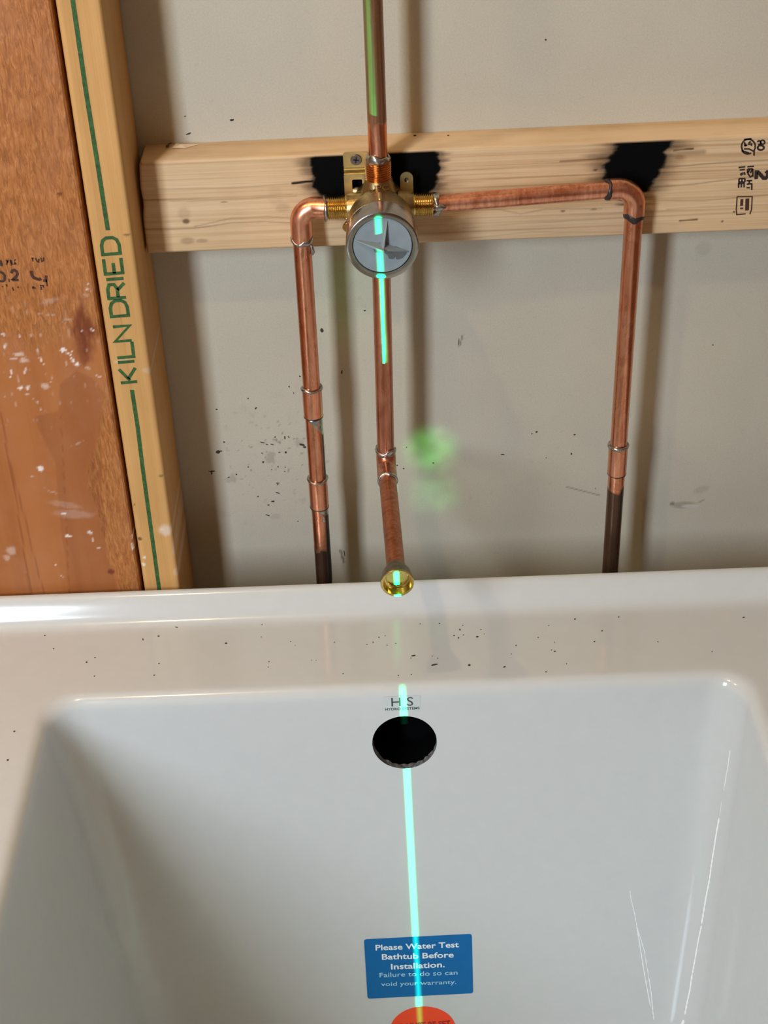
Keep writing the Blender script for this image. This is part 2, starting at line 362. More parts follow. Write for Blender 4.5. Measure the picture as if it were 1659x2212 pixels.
def polyarc(cx, cy, rx, ry, a0, a1, n=10):
    return [(cx+rx*math.cos(math.radians(a0+(a1-a0)*i/n)), cy+ry*math.sin(math.radians(a0+(a1-a0)*i/n))) for i in range(n+1)]
def text(name, body, size, O, U, W, mat, parent, lift=0.0003, extr=0.00005, bold=0.0, align='CENTER', xs=1.0):
    cu = bpy.data.curves.new(name, 'FONT'); cu.body = body; cu.size = size; cu.extrude = extr; cu.offset = bold
    cu.align_x = align; cu.align_y = 'CENTER'; cu.resolution_u = 3
    t = bpy.data.objects.new('tmp', cu); COL.objects.link(t); bpy.context.view_layer.update()
    me = bpy.data.meshes.new_from_object(t.evaluated_get(bpy.context.evaluated_depsgraph_get())); me.name = name
    bpy.data.objects.remove(t)
    U = Vector(map(float, U)).normalized(); W = Vector(map(float, W)).normalized(); N = U.cross(W)
    m = Matrix((U*xs, W, N)).transposed().to_4x4(); m.translation = Vector(map(float, O))+N*lift
    me.transform(m); me.materials.clear(); me.materials.append(mat)
    o = bpy.data.objects.new(name, me); COL.objects.link(o)
    if parent is not None: o.parent = parent; o.matrix_parent_inverse = parent.matrix_world.inverted()
    return o

# painted stains: value noise + signed distances in numpy
_rs = np.random.RandomState(7); _lat = _rs.rand(256, 256)
def vn(x, y):
    xi = np.floor(x).astype(int); yi = np.floor(y).astype(int); fx = x-xi; fy = y-yi
    fx = fx*fx*(3-2*fx); fy = fy*fy*(3-2*fy)
    g = lambda a, b: _lat[a % 256, b % 256]
    return (g(xi, yi)*(1-fx)+g(xi+1, yi)*fx)*(1-fy)+(g(xi, yi+1)*(1-fx)+g(xi+1, yi+1)*fx)*fy
def fbm(x, y, o=4): return sum(vn(x*2**k+17*k, y*2**k+31*k)/2**k for k in range(o))/sum(1/2**k for k in range(o))
def sdpoly(x, z, P):
    """signed distance, negative inside"""
    P = np.array(P); n = len(P); d = np.full(x.shape, 1e9); ins = np.zeros(x.shape, bool)
    for i in range(n):
        a, b = P[i], P[(i+1) % n]; e = b-a; wx, wz = x-a[0], z-a[1]
        t = np.clip((wx*e[0]+wz*e[1])/(e@e+1e-12), 0, 1); d = np.minimum(d, (wx-e[0]*t)**2+(wz-e[1]*t)**2)
        c = ((a[1] > z) != (b[1] > z)) & (x < (b[0]-a[0])*(z-a[1])/(b[1]-a[1]+1e-12)+a[0]); ins ^= c
    return np.where(ins, -1, 1)*np.sqrt(d)
def sm(v, lo, hi): t = np.clip((v-lo)/(hi-lo), 0, 1); return t*t*(3-2*t)
def blob(x, z, c, rx, rz, soft=0.3, ang=0.0):
    dx, dz = x-c[0], z-c[1]; ca, sa = math.cos(ang), math.sin(ang)
    u = (dx*ca+dz*sa)/rx; v = (-dx*sa+dz*ca)/rz; return 1-sm(np.sqrt(u*u+v*v), 1-soft, 1+soft)
def set_paint(o, arr):
    a = o.data.color_attributes.new('paint', 'FLOAT_COLOR', 'POINT'); a.data.foreach_set('color', arr.astype(np.float32).ravel())
def seg(x, z, a, b, wd, soft=0.5):
    e = (b[0]-a[0], b[1]-a[1]); t = np.clip(((x-a[0])*e[0]+(z-a[1])*e[1])/(e[0]**2+e[1]**2), 0, 1)
    d = np.hypot(x-a[0]-e[0]*t, z-a[1]-e[1]*t); return 1-sm(d, wd*(1-soft), wd*(1+soft))
def pxz(px, py, y): p = atY(px, py, y); return (p[0], p[2])

def painted_slab(name, x0, x1, z0, z1, yf, yb, step, paintfn, mat, topfn=None, botfn=None, edge=0.0015, leftfn=None):
    """board whose front face (y=yf) is a fine grid carrying a painted 'paint' attribute, with sides and back"""
    nx = max(2, int((x1-x0)/step)); nz = max(2, int((z1-z0)/step))
    X = np.linspace(x0, x1, nx+1); T = np.linspace(0, 1, nz+1)
    gx, gt = np.meshgrid(X, T)
    top = topfn(gx) if topfn else z1+0*gx; bot = botfn(gx) if botfn else z0+0*gx
    gz = bot+(top-bot)*gt
    if leftfn is not None:
        k = 1-np.clip((gx-x0)/(0.02), 0, 1); gx = gx+k*leftfn(gz)
    gy = np.full(gx.shape, yf)
    # eased arrises
    dd = np.minimum(np.minimum(gx-gx[:, :1], gx[:, -1:]-gx), np.minimum(gz-gz[:1, :], gz[-1:, :]-gz)); gy = gy+np.where(dd < edge, (edge-dd)**2/edge, 0)
    V = np.stack([gx, gy, gz], -1).reshape(-1, 3).tolist(); W_ = nx+1
    Fc = [(j*W_+i, j*W_+i+1, (j+1)*W_+i+1, (j+1)*W_+i) for j in range(nz) for i in range(nx)]
    bd = [i for i in range(nx+1)]+[j*W_+nx for j in range(1, nz+1)]+[nz*W_+i for i in range(nx-1, -1, -1)]+[j*W_ for j in range(nz-1, 0, -1)]
    n0 = len(V)
    for b in bd: v = V[b]; V.append([v[0], yb, v[2]])
    m = len(bd)
    for k in range(m): a, b = bd[k], bd[(k+1) % m]; Fc.append((b, a, n0+k, n0+(k+1) % m))
    Fc.append(tuple(n0+k for k in range(m-1, -1, -1)))
    arr = np.zeros((len(V), 4)); arr[:, 3] = 1
    pc = paintfn(gx, gz)
    for c in range(3): arr[:n0, c] = np.clip(pc[c], 0, 1).ravel()
    for k, b in enumerate(bd): arr[n0+k] = arr[b]*np.array([0, 1, 0, 1])
    o = link_mesh(name, V, Fc, mat); set_paint(o, arr); o.data.shade_smooth(); o.data.set_sharp_from_angle(angle=math.radians(40)); return o

# ------------------------------------------------------------------ the room
def plain(name, lo, hi, mat):
    bm = bmesh.new(); add_box(bm, lo, hi); o = from_bm(name, bm, mat, auto=None); o['kind'] = 'structure'; return o
RX0, RX1, RYF, RH = -2.0, 1.9, -3.2, 2.45
plain('floor', (RX0, RYF, -0.05), (RX1, 0.03, 0.0), M['room_floor'])
plain('ceiling', (RX0, RYF, RH), (RX1, 0.03, RH+0.05), M['room_ceiling'])
plain('wall_left', (RX0-0.05, RYF, 0.0), (RX0, 0.03, RH), M['room_wood'])
plain('wall_right', (RX1, RYF, 0.0), (RX1+0.05, 0.03, RH), M['room_wood'])
plain('wall_front', (RX0, RYF-0.05, 0.0), (RX1, RYF, RH), M['room_wood'])
def wall_paint(x, z):
    y = 0.0;  r = np.zeros(x.shape); g = np.zeros(x.shape)
    rag = (fbm(x*160, z*160)-0.5)*0.4
    for (px, py, a, b, s, ang) in [(1478, 1091, .0125, .0042, .75, 0), (1516, 1057, .008, .004, .35, .3), (1520, 536, .007, .007, .25, 0), (905, 478, .0, .0, 0, 0)]:
        if a: r = np.maximum(r, s*0.55*blob(x+rag*.003, z+rag*.003, pxz(px, py, y), a, b, .25, ang))
    g = np.maximum(g, 0.55*blob(x, z, pxz(1490, 1093, y), .008, .0022, .35))
    r = np.maximum(r, 0.75*blob(x, z, pxz(1452, 1088, y), .0022, .0022, .4))
    for (a, b, w_, s) in [((1225, 1052), (1296, 1070), .0007, .6), ((905, 480), (900, 505), .0006, .3), ((1000, 722), (992, 750), .0006, .8), ((1510, 1085), (1520, 1080), .001, .4), ((735, 1188), (743, 1215), .0010, .9), ((590, 948), (605, 958), .0006, .6)]:
        r = np.maximum(r, s*seg(x, z, pxz(*a, y), pxz(*b, y), w_))
    f = fbm(x*75+9, z*75+4); r = np.maximum(r, 0.30*sm(f, .66, .76)*blob(x, z, pxz(590, 1010, y), .07, .06, .6))
    f2 = fbm(x*300+3, z*300+8, 2); r = np.maximum(r, 0.55*sm(f2, .78, .86)*blob(x, z, pxz(600, 990, y), .05, .045, .6))
    return r, g, 0*x
wb = painted_slab('wall_back', -0.22, 0.42, 0.50, 1.25, 0.0, 0.012, 0.0015, wall_paint, M['drywall'], edge=0)
wb['kind'] = 'structure'
for nm, lo, hi in [('wall_panel', (RX0, 0, 0), (-0.22, .012, RH)), ('wall_panel', (0.42, 0, 0), (RX1, .012, RH)), ('wall_panel', (-0.22, 0, 0), (0.42, .012, 0.50)), ('wall_panel', (-0.22, 0, 1.25), (0.42, .012, RH))]:
    bm = bmesh.new(); add_box(bm, lo, hi); from_bm(nm, bm, M['drywall'], wb, auto=None)
# solder spatter and scorch marks on the paper: ragged little flakes
def flakes(name, pts, mat, parent, place, seed=3, thick=0.0003):
    """pts = [(px, py, half width mm, half height mm, angle)]; place -> origin and in-plane axes"""
    rnd = random.Random(seed); V = []; Fc = []
    for (px, py, a, b, ang) in pts:
        O, U, W, N = place(px, py); n = 9; base = len(V)
        for lay in (0.0, thick):
            for k in range(n):
                t = 2*PI*k/n; q = rnd.uniform(0.7, 1.15) if lay == 0 else 1.0
                if lay == 0: rr = q; V.append(None); V[-1] = (O, U, W, N, t, rr)
                else:
                    pr = V[base+k]; V.append((O+N*thick, U, W, N, t, pr[5]*0.85))
        for k in range(2*n):
            O_, U_, W_, N_, t, rr = V[base+k]
            x = a*0.001*rr*math.cos(t); z = b*0.001*rr*math.sin(t)
            V[base+k] = O_+U_*(x*math.cos(ang)-z*math.sin(ang))+W_*(x*math.sin(ang)+z*math.cos(ang))
        for k in range(n): Fc.append((base+k, base+(k+1) % n, base+n+(k+1) % n, base+n+k))
        Fc.append(tuple(base+n+k for k in range(n)))
    o = link_mesh(name, V, Fc, mat, parent); fixn(o); return o
def on_wall(y): return lambda px, py: (Vector(map(float, atY(px, py, y))), Vector((1, 0, 0)), Vector((0, 0, 1)), Vector((0, -1, 0)))
z3 = lambda zx, zy: (400+zx*360/1659, 820+zy*360/1659)
sp = []
for zx, zy, a, b, an in [(313, 296, 1.1, .9, 0), (626, 187, .8, 1.1, 0), (703, 286, 1, 1.8, -.6), (388, 622, 1.2, 1, 0), (330, 722, 2.6, 2.4, .6), (350, 712, 3, .8, .1), (268, 912, 4.2, 1.0, 0), (262, 930, 1, 2, 0), (1000, 724, 1.1, 1.6, 0), (938, 722, 1.2, .6, 0), (776, 820, 1.4, 1.5, 0), (895, 572, .8, 1, 0), (992, 576, .8, 2.2, 0), (1030, 570, 1.4, .6, -.5), (766, 625, 3, .5, -.3), (812, 645, 1.5, .5, -.3), (865, 645, 2, .5, -.3), (1165, 650, 3.2, 1.6, -.4), (1190, 672, 2, 1.4, 0), (510, 944, .8, .9, 0), (434, 972, 1.5, .7, .3), (628, 870, .7, 1, 0), (925, 868, .7, 1.2, .2), (922, 1030, 2.6, .8, 0), (922, 1045, .8, 1.2, 0), (922, 1127, 3, .6, -.3), (724, 1163, 1.1, .7, .5), (872, 1212, 2.1, 1.4, 0), (830, 1248, 1.3, .9, 0), (822, 1350, 2.8, .7, -.5), (1035, 70, .8, 1.2, 0), (1080, 132, .4, 1.4, 0), (1122, 1410, .8, .6, 0), (990, 912, 1.2, .5, 0), (860, 896, .7, .6, 0), (995, 873, .7, .7, 0), (765, 733, .6, 1.2, 0)]:
    sp.append((*z3(zx, zy), a*.9, b*.9, an))
sp += [(1159, 933, 1.5, .9, .6), (1149, 937, .7, .6, 0), (1241, 939, 1.2, .8, 0), (1234, 980, .9, 1.5, 0), (1086, 982, 2.2, .7, -.05), (1180, 989, .6, .5, 0), (407, 289, 2.6, .8, .35), (501, 259, 2.2, 1.1, .05), (400, 251, 1.1, .5, .1), (695, 714, 1.6, 2.6, .2), (648, 813, 1, .7, -.5), (738, 804, .8, 2.4, -.2), (788, 671, 1, .7, 0), (1179, 86, 1, .9, 0), (1540, 745, .8, .6, 0), (878, 966, .8, .6, 0), (936, 1000, 1, .7, 0), (858, 1005, .8, .8, 0), (872, 1012, 1, .7, 0), (744, 1196, .6, 4.6, .05), (1286, 1055, .6, .6, 0), (1086, 981, .6, .5, 0), (991, 738, .4, 4, -.1)]
f_ = flakes('scorch_specks', sp, M['speck'], wb, on_wall(0.0), seed=5); f_['kind'] = 'stuff'

# ------------------------------------------------------------------ timber
def orange_paint(x, z):
    y = -.089; P = lambda *q: [pxz(a, b, y) for a, b in q]
    n1 = fbm(x*140, z*60); n2 = fbm(x*500, z*120, 3)
    smooth = sm(z+0.02*(n1-.5), pxz(100, 690, y)[1], pxz(100, 770, y)[1]-.02); smooth = 1-sm(z+0.03*(n1-.5), pxz(60, 790, y)[1], pxz(60, 700, y)[1])
    rough = 1-sm(sdpoly(x, z, P((222, 620), (305, 1280), (262, 1280), (190, 1040), (222, 900), (228, 800)))+.006*(n2-.5), -.001, .003)
    smooth = smooth*(1-rough)
    knot = 1-sm(sdpoly(x, z, P((178, 645), (190, 680), (212, 715), (200, 735), (195, 780), (178, 790), (165, 740), (155, 715), (160, 680)))+.010*(n2-.5), -.004, .004)
    oval = 1-sm(sdpoly(x, z, P((165, 800), (200, 815), (225, 850), (222, 910), (213, 960), (232, 1200), (255, 1285), (150, 1285), (130, 1130), (120, 1000), (75, 900), (125, 890), (130, 830)))+.003*(n1-.5), -.0008, .0010)
    stain = np.maximum(0.85*knot*(0.55+0.9*n2), 0.26*oval)
    for (a, b, c_, s) in [((0, 890), (70, 1285), .0007, .5), ((10, 960), (98, 1285), .0007, .4), ((130, 900), (152, 1285), .0005, .5), ((70, 1290), (60, 1240), .0006, .3), ((196, 930), (205, 1100), .0005, .35)]:
        stain = np.maximum(stain, s*seg(x+.002*(fbm(x*3, z*14)-.5), z, pxz(*a, y), pxz(*b, y), c_))
    for (px, py, a, b) in [(130, 420, .0022, .001), (300-60, 1235, .003, .003)]:
        stain = np.maximum(stain, blob(x+.002*(n2-.5), z, pxz(px, py, y), a, b, .3))
    W_ = np.zeros(x.shape); jx = x+.0035*(fbm(x*300, z*300)-.5); jz = z+.0035*(fbm(x*300+50, z*300+50)-.5)
    for (px, py, a, b, an, s) in [(137, 757, 3, 3, 0, 1), (148, 765, 4, 1.6, -.6, 1), (157, 778, 1.6, 4, .5, 1), (165, 787, 4, 1.8, -.35, 1), (155, 757, .8, 3, .3, .7), (45, 838, 3.4, 2, 0, 1), (60, 838, 2.4, 3, 0, .9), (9, 745, 1, 5, .1, .9), (4, 722, 3, 1.6, 0, .8), (42, 725, 3.6, .8, 0, .8), (48, 742, 2, .8, 0, .5), (40, 765, 7, 2.2, 0, .5), (52, 778, 5.5, 4, 0, .42), (30, 775, 5, 1.2, 0, .5), (55, 800, 1, 5, -.1, .7), (24, 803, 1.4, 4, -.2, .75), (10, 803, .7, 3, 0, .6), (22, 812, 1, 2, -.4, .9), (60, 852, 5, .8, -.4, .55), (78, 868, .8, 5, .5, .45), (88, 884, 1.2, 1.2, 0, .7), (98, 835, 5, 4.2, 0, .42), (91, 782, .7, 7, .35, .8), (80, 758, .8, 3, .1, .45), (97, 803, .6, 4, .35, .6), (192, 625, 1.2, 3.4, .8, 1), (186, 614, 2, 1, .2, .7), (186, 668-30, 4, 2.5, 0, .2), (88, 1013, 3.4, 3.8, 0, .95), (139, 1110, 3.4, 1.6, 0, 1), (147, 1157, 4, 1.6, .1, 1), (70, 1030, 2, .8, 0, .4), (195, 1150, 2.0, 4, .3, .75), (201, 1170, .7, 6, .25, .6), (212, 1183, 3, .6, -.2, .6), (24, 1190, 6.5, 8, .2, .33), (14, 1205, 3, 5, 0, .3), (122, 1222, .9, 3, .3, .8), (132, 1242, .8, 6, .45, .45), (287, 1180, 1.5, 6, .1, 1), (285, 1160, 1, 4, 0, .8), (200, 715, 1, 2, .5, .9), (178, 715, 1.4, 1, 0, .6), (215, 720-110, .6, .6, 0, .2), (213, 812, 4, 1, -.3, .5), (190, 795, 2.5, 1.4, -.5, .35), (140, 1090, 22, 5, -.25, .12), (160, 1110, 26, 7, -.1, .14), (110, 1060, 10, 1, -.6, .25), (168, 958, 9, 1, .4, .22), (107, 650, 12, 3, .2, .16), (145, 690, 6, 1.6, 0, .3), (100, 678, 13, 1, 0, .25)]:
        W_ = np.maximum(W_, s*blob(jx, jz, pxz(px, py, y), a*.00066, b*.00066, .35, an))
    W_ = np.maximum(W_, .35*sm(n2, .74, .82)*blob(x, z, pxz(60, 780, y), .05, .05, .7))
    stain = np.maximum(stain, .95*blob(x, z, pxz(84, 1013, y), .0009, .0011, .3))
    return smooth, W_, stain
ob = painted_slab('wood_board', -0.52, -0.2328, 0.002, 1.6, -.089, -.002, 0.0016, orange_paint, M['orange'])
tag(ob, 'wide reddish-brown stained board with white plaster splashes, left edge of the photo', 'board')
def stud_paint(x, z):
    y = -.089; st = np.zeros(x.shape); g = np.zeros(x.shape); n2 = fbm(x*400, z*200, 3)
    for (px, py, a, b, s) in [(274, 508, .0032, .0008, .9), (302, 1164, .0022, .0018, 1), (290, 1090, .001, .001, .8), (348, 1028, .003, .0008, .8)]:
        st = np.maximum(st, s*blob(x, z, pxz(px, py, y), a, b, .3))
    for (px, py, a, b, s) in [(358, 1145, .006, .006, .5), (352, 1143, .003, .002, .7), (313, 1204, .0014, .0014, 1), (310, 1219, .0018, .002, 1), (385, 1235, .004, .005, .3), (264, 780, .006, .0015, .35), (380, 1185, .003, .01, .25), (320, 800, .005, .003, .2)]:
        g = np.maximum(g, s*blob(x+.003*(n2-.5), z+.003*(n2-.5), pxz(px, py, y), a, b, .4))
    return 0*x, g, st
sd = painted_slab('wall_stud', -0.2293, -0.1955, 0.002, 1.6, -.089, -.002, 0.0013, stud_paint, M['stud'], edge=0.0025)
tag(sd, 'upright yellow pine stud with green KILN DRIED lettering', 'stud')
# green stencil: reading upwards, letter tops to the left
ys = -.0895+.0003
def zof(px, py): return atY(px, py, -.089)[2]
def letters():
    A = dict(
        K=[[(0, 0), (0, 1)], [(0.95, 1), (0.12, .42)], [(.25, .5), (0.95, 0)]],
        I=[[(0.5, 0), (0.5, 1)]],
        L=[[(0, 1), (0, 0), (1, 0)]],
        N=[[(0, 0), (0, 1), (1, 0), (1, 1)]],
        D=[[(0, 0), (0, 1), (.55, 1), (.85, .9), (1, .68), (1, .32), (.85, .1), (.55, 0), (0, 0)]],
        R=[[(0, 0), (0, 1), (.65, 1), (.95, .88), (.95, .6), (.65, .45), (0.05, .45)], [(.55, .43), (1, 0)]],
        E=[[(1, 1), (0, 1), (0, 0), (1, 0)], [(0, .48), (.7, .48)]])
    rows = [('K', 827, 796), ('I', 787, 779), ('L', 773, 741), ('N', 738, 706), ('D', 684, 651), ('R', 645, 614), ('I', 608, 600), ('E', 592, 560), ('D', 550, 515)]
    x_lo = lambda py: 296-(827-py)*(296-255)/(827-515)      # px of the letters' feet (right side)
    x_hi = lambda py: 261-(827-py)*(261-217)/(827-515)
    out = []
    for ch, p0, p1 in rows:
        for pl in A[ch]:
            q = []
            for (u, v) in pl:
                py = p0+(p1-p0)*u; px = x_lo(py)+(x_hi(py)-x_lo(py))*v+0.0; py2 = py+ (1-v)*(-3)
                w3 = atY(px, py2, -.089); q.append((w3[2]-0.6, -(w3[0]+0.2)))
            out.append(q)
    return out
LT = letters()
strokes('printed_lettering', LT, 0.0028, (-0.2, -.089, 0.6), (0, 0, 1), (-1, 0, 0), (0, -1, 0), M['green_ink'], sd)
for nm, pts in [('printed_line', [(150, -60), (157, 0), (186, 200), (210, 350), (233, 497)]), ('printed_line', [(285, 842), (297, 920), (308, 1010), (323, 1120), (334, 1200), (344, 1274)])]:
    q = [(atY(a, b, -.089)[2]-0.6, -(atY(a, b, -.089)[0]+0.2)) for a, b in pts]
    strokes(nm, [q], 0.0035, (-0.2, -.089, 0.6), (0, 0, 1), (-1, 0, 0), (0, -1, 0), M['green_ink'], sd)

YB = -.038
def block_paint(x, z):
    y = YB; P = lambda *q: [pxz(a, b, y) for a, b in q]
    hx = fbm(x*22, z*330, 3); hz = fbm(x*160, z*160, 4)
    def ch(poly, a=.004, b=.010, sx=.010):
        d0 = sdpoly(x, z, P(*poly)); d = d0+sx*.55*(hx-.5)+.004*(hz-.5); return np.maximum(1-sm(d, -.0005-a*.3, b*.7), .72*(1-sm(d0+.016*(hx-.5)+.003*(hz-.5), -.001, b*2.0)))
    c = ch([(684, 334), (730, 329), (800, 330), (800, 450), (735, 450), (700, 425), (680, 405), (672, 370), (674, 345)], .003, .0075, .008)
    c = np.maximum(c, ch([(815, 321), (938, 321), (948, 340), (950, 372), (940, 405), (920, 425), (880, 440), (815, 430)], .003, .0055, .006))
    c3 = ch([(1342, 302), (1378, 292), (1470, 290), (1438, 320), (1435, 345), (1422, 370), (1412, 385), (1402, 400), (1393, 412), (1375, 404), (1306, 382), (1304, 360), (1318, 343), (1330, 334), (1334, 312)], .002, .011, .011)
    c3 = np.maximum(c3, .8*ch([(1430, 297), (1478, 298), (1462, 306), (1430, 312)], .003, .004, .008))
    c3 = np.maximum(c3, ch([(1325, 426), (1350, 428), (1352, 440), (1338, 436)], .001, .002, .004))
    c = np.maximum(c, c3)
    c = np.maximum(c, .8*seg(x, z, pxz(1455, 325, y), pxz(1497, 321, y), .0009))
    c = np.maximum(c, .45*seg(x, z, pxz(1440, 333, y), pxz(1520, 328, y), .002, .9))
    c = np.maximum(c, .98*seg(x, z, pxz(632, 396, y), pxz(676, 391, y), .0012))
    c = np.maximum(c, .5*blob(x, z, pxz(1465, 338, y), .006, .004, .7))
    c = np.maximum(c, .55*blob(x, z, pxz(1310, 343, y), .004, .003, .5))
    st = np.zeros(x.shape)
    for (px, py, a, b, s) in [(402, 478, .003, .0022, .9), (398, 462, .005, .006, .22), (405, 520, .006, .003, .4), (436, 520, .005, .0018, .4), (1452, 300, .0, .0, 0), (1286, 367, .0018, .001, .9), (1560, 478, .001, .001, .9), (1495, 475, .0, .0, 0), (484, 436, .003, .0006, .7), (610, 448, .006, .004, .22), (1283, 452, .003, .001, .6), (1452, 289, .003, .0012, .9), (1216, 456, .002, .0008, .8), (595, 425, .006, .01, .12)]:
        if a: st = np.maximum(st, s*blob(x, z, pxz(px, py, y), a, b, .4))
    st = np.maximum(st, .98*seg(x, z, pxz(1468, 477, y), pxz(1506, 474, y), .0007))
    wob = .0035*(fbm(x*9, z*2)-.5)
    for (pl, wd, s) in [(((310, 497), (420, 492), (500, 480), (570, 478), (660, 484)), .0006, .45), (((420, 488), (500, 470), (580, 468), (640, 473)), .0005, .4), (((340, 432), (520, 428), (640, 424)), .0006, .3), (((340, 408), (500, 404), (625, 397)), .0006, .3), (((300, 432), (420, 434), (520, 427), (630, 420)), .0004, .2), (((1410, 402), (1500, 396), (1659, 377)), .0006, .5), (((1400, 362), (1520, 353), (1659, 344)), .0006, .6), (((1210, 347), (1310, 339)), .0007, .7), (((950, 450), (1080, 452), (1125, 462), (1180, 450), (1300, 448)), .0006, .3), (((1000, 492), (1100, 484), (1300, 470), (1659, 455)), .0006, .22), (((1390, 430), (1520, 432), (1659, 420)), .0006, .35), (((960, 520), (1150, 500), (1350, 498)), .0005, .25), (((960, 395), (1100, 385), (1310, 372)), .0005, .25), (((960, 370), (1100, 362), (1300, 350)), .0005, .3), (((1440, 450), (1560, 444), (1659, 441)), .0006, .3)]:
        for a, b in zip(pl[:-1], pl[1:]): st = np.maximum(st, s*seg(x, z+wob, pxz(*a, y), pxz(*b, y), wd, .8))
    c = c*sm(topf(x)-z, .0012, .0022)      # crisp upper border: the char stops under the top arris
    return c, 0*x, st
topf = lambda x: 1.0206+(x+0.19)*0.0075
botf = lambda x: 0.9383+0*x
def block_left(z):
    t = (z-0.9383)/(1.0206-0.9383); return 0.0008+.0030*np.clip((t-.45)/.55, 0, 1)**1.5*np.where(t > .97, 1.5, 1)+.0016*np.exp(-((t-.55)/.12)**2)
bk = painted_slab('blocking_board', -0.1945, 0.52, 0.9383, 1.0206, YB, -0.0003, 0.0009, block_paint, M['block'], topf, botf, 0.0022, block_left)
tag(bk, 'pale pine cross board with scorched patches behind the brass valve', 'board')
# split and torn splinter on its upper edge
bm = bmesh.new()
p0 = Vector(map(float, atZ(372, 316, 1.0213))); p1 = Vector(map(float, atZ(428, 313, 1.0213)))
vs = [bm.verts.new(p0+Vector((0, -.004, 0))), bm.verts.new(p0+Vector((.003, .003, .0012))), bm.verts.new(p1+Vector((0, .001, 0))), bm.verts.new(p0+Vector((.012, -.005, 0))), bm.verts.new(p0+Vector((.008, -.001, .002)))]
for f in ((0, 3, 4), (3, 2, 4), (2, 1, 4), (1, 0, 4), (0, 1, 2, 3)): bm.faces.new([vs[i] for i in f])
from_bm('splinter', bm, simple('fresh_wood', (0.85, 0.62, 0.42), 0.6), bk, auto=None)
def on_top(px, py): return (Vector(map(float, atZ(px, py, 1.0213))), Vector((1, 0, 0)), Vector((0, 1, 0)), Vector((0, 0, 1)))
o_ = flakes('nail_holes', [(362, 317, 1.8, 2.2, .3), (366, 312, 3, .8, 1.0), (896, 296, 1.4, 1.1, .2), (968, 296, 1.0, .9, 0)], M['speck'], bk, lambda px, py: (lambda q: (q[0]+Vector((0, 0, .0006 if px < 500 else .0014)), q[1], q[2], q[3]))(on_top(px, py)), 9); o_['kind'] = 'stuff'
# grade stamp on the right: turned a quarter clockwise, letter tops to the right
def stamp(name, items, wd, mat, parent, yv):
    out = []
    for it in items:
        w_ = wd
        if isinstance(it, dict): w_ = it['w']; it = it['p']
        out.append({'w': w_, 'p': [(lambda q: (q[0], q[2]-1.0))(atY(px, py, yv)) for px, py in it]})
    return strokes(name, out, wd, (0, yv, 1.0), (1, 0, 0), (0, 0, 1), (0, -1, 0), mat, parent)
S2 = lambda *pts: [(1560+a*99/1095, 280+b*99/1095) for a, b in pts]
def parc(cx, cy, rx, ry, a0, a1, n=12): return S2(*polyarc(cx, cy, rx, ry, a0, a1, n))
stamp('grade_stamp', [
    parc(625, 400, 165, 175, 130, 395), parc(610, 400, 165, 180, 60, 150), S2((520, 235), (700, 215)), S2((530, 300), (560, 400)), S2((640, 300), (690, 290)), S2((640, 300), (640, 350), (700, 340), (700, 390)), S2((520, 460), (640, 460), (700, 490), (760, 520), (760, 620)), S2((520, 380), (600, 370)), S2((530, 520), (640, 560)),
    parc(965, 300, 50, 50, 0, 360), parc(880, 310, 40, 45, 200, 480), {'w': .0016, 'p': parc(920, 430, 75, 55, 0, 360)},
    S2((390, 905), (550, 885)), S2((415, 965), (540, 950)), {'w': .0022, 'p': S2((430, 1080), (500, 1040))}, S2((520, 1010), (545, 1080)),
    S2((400, 1170), (545, 1165)), S2((400, 1170), (400, 1260)), S2((470, 1180), (470, 1250)), S2((540, 1170), (540, 1250)), S2((390, 1270), (390, 1390)), S2((390, 1290), (540, 1280)), S2((455, 1300), (455, 1380)), S2((520, 1300), (520, 1380)), S2((390, 1250), (540, 1250)),
    S2((600, 885), (760, 875)), S2((605, 940), (730, 935)), S2((605, 940), (605, 1040)), S2((730, 940), (730, 1120)), S2((610, 1040), (670, 1130), (730, 1090)), S2((670, 940), (610, 1030)), S2((670, 1040), (720, 940)),
    S2((580, 1220), (720, 1215)), S2((645, 1215), (645, 1290)), S2((585, 1300), (715, 1290)), S2((580, 1385), (660, 1385)), S2((705, 1290), (705, 1440)),
    {'w': .0030, 'p': S2((810, 1180), (815, 1010), (850, 1010), (930, 1090), (985, 1160), (1040, 1160), (1085, 1110), (1090, 1030), (1040, 990))},
], .0013, M['black_ink'], bk, YB)
stamp('inspection_stamp', [S2((355, 1600), (715, 1598), (700, 1900), (660, 2020)), S2((355, 1600), (335, 1900), (345, 2030), (560, 2010)), {'w': .0024, 'p': S2((470, 1660), (460, 1820))}, {'w': .0014, 'p': S2((430, 1880), (500, 1880))}, {'w': .0032, 'p': S2((600, 1645), (590, 1930))}, S2((250, 1965), (310, 1965))], .0010, M['brown_ink'], bk, YB)
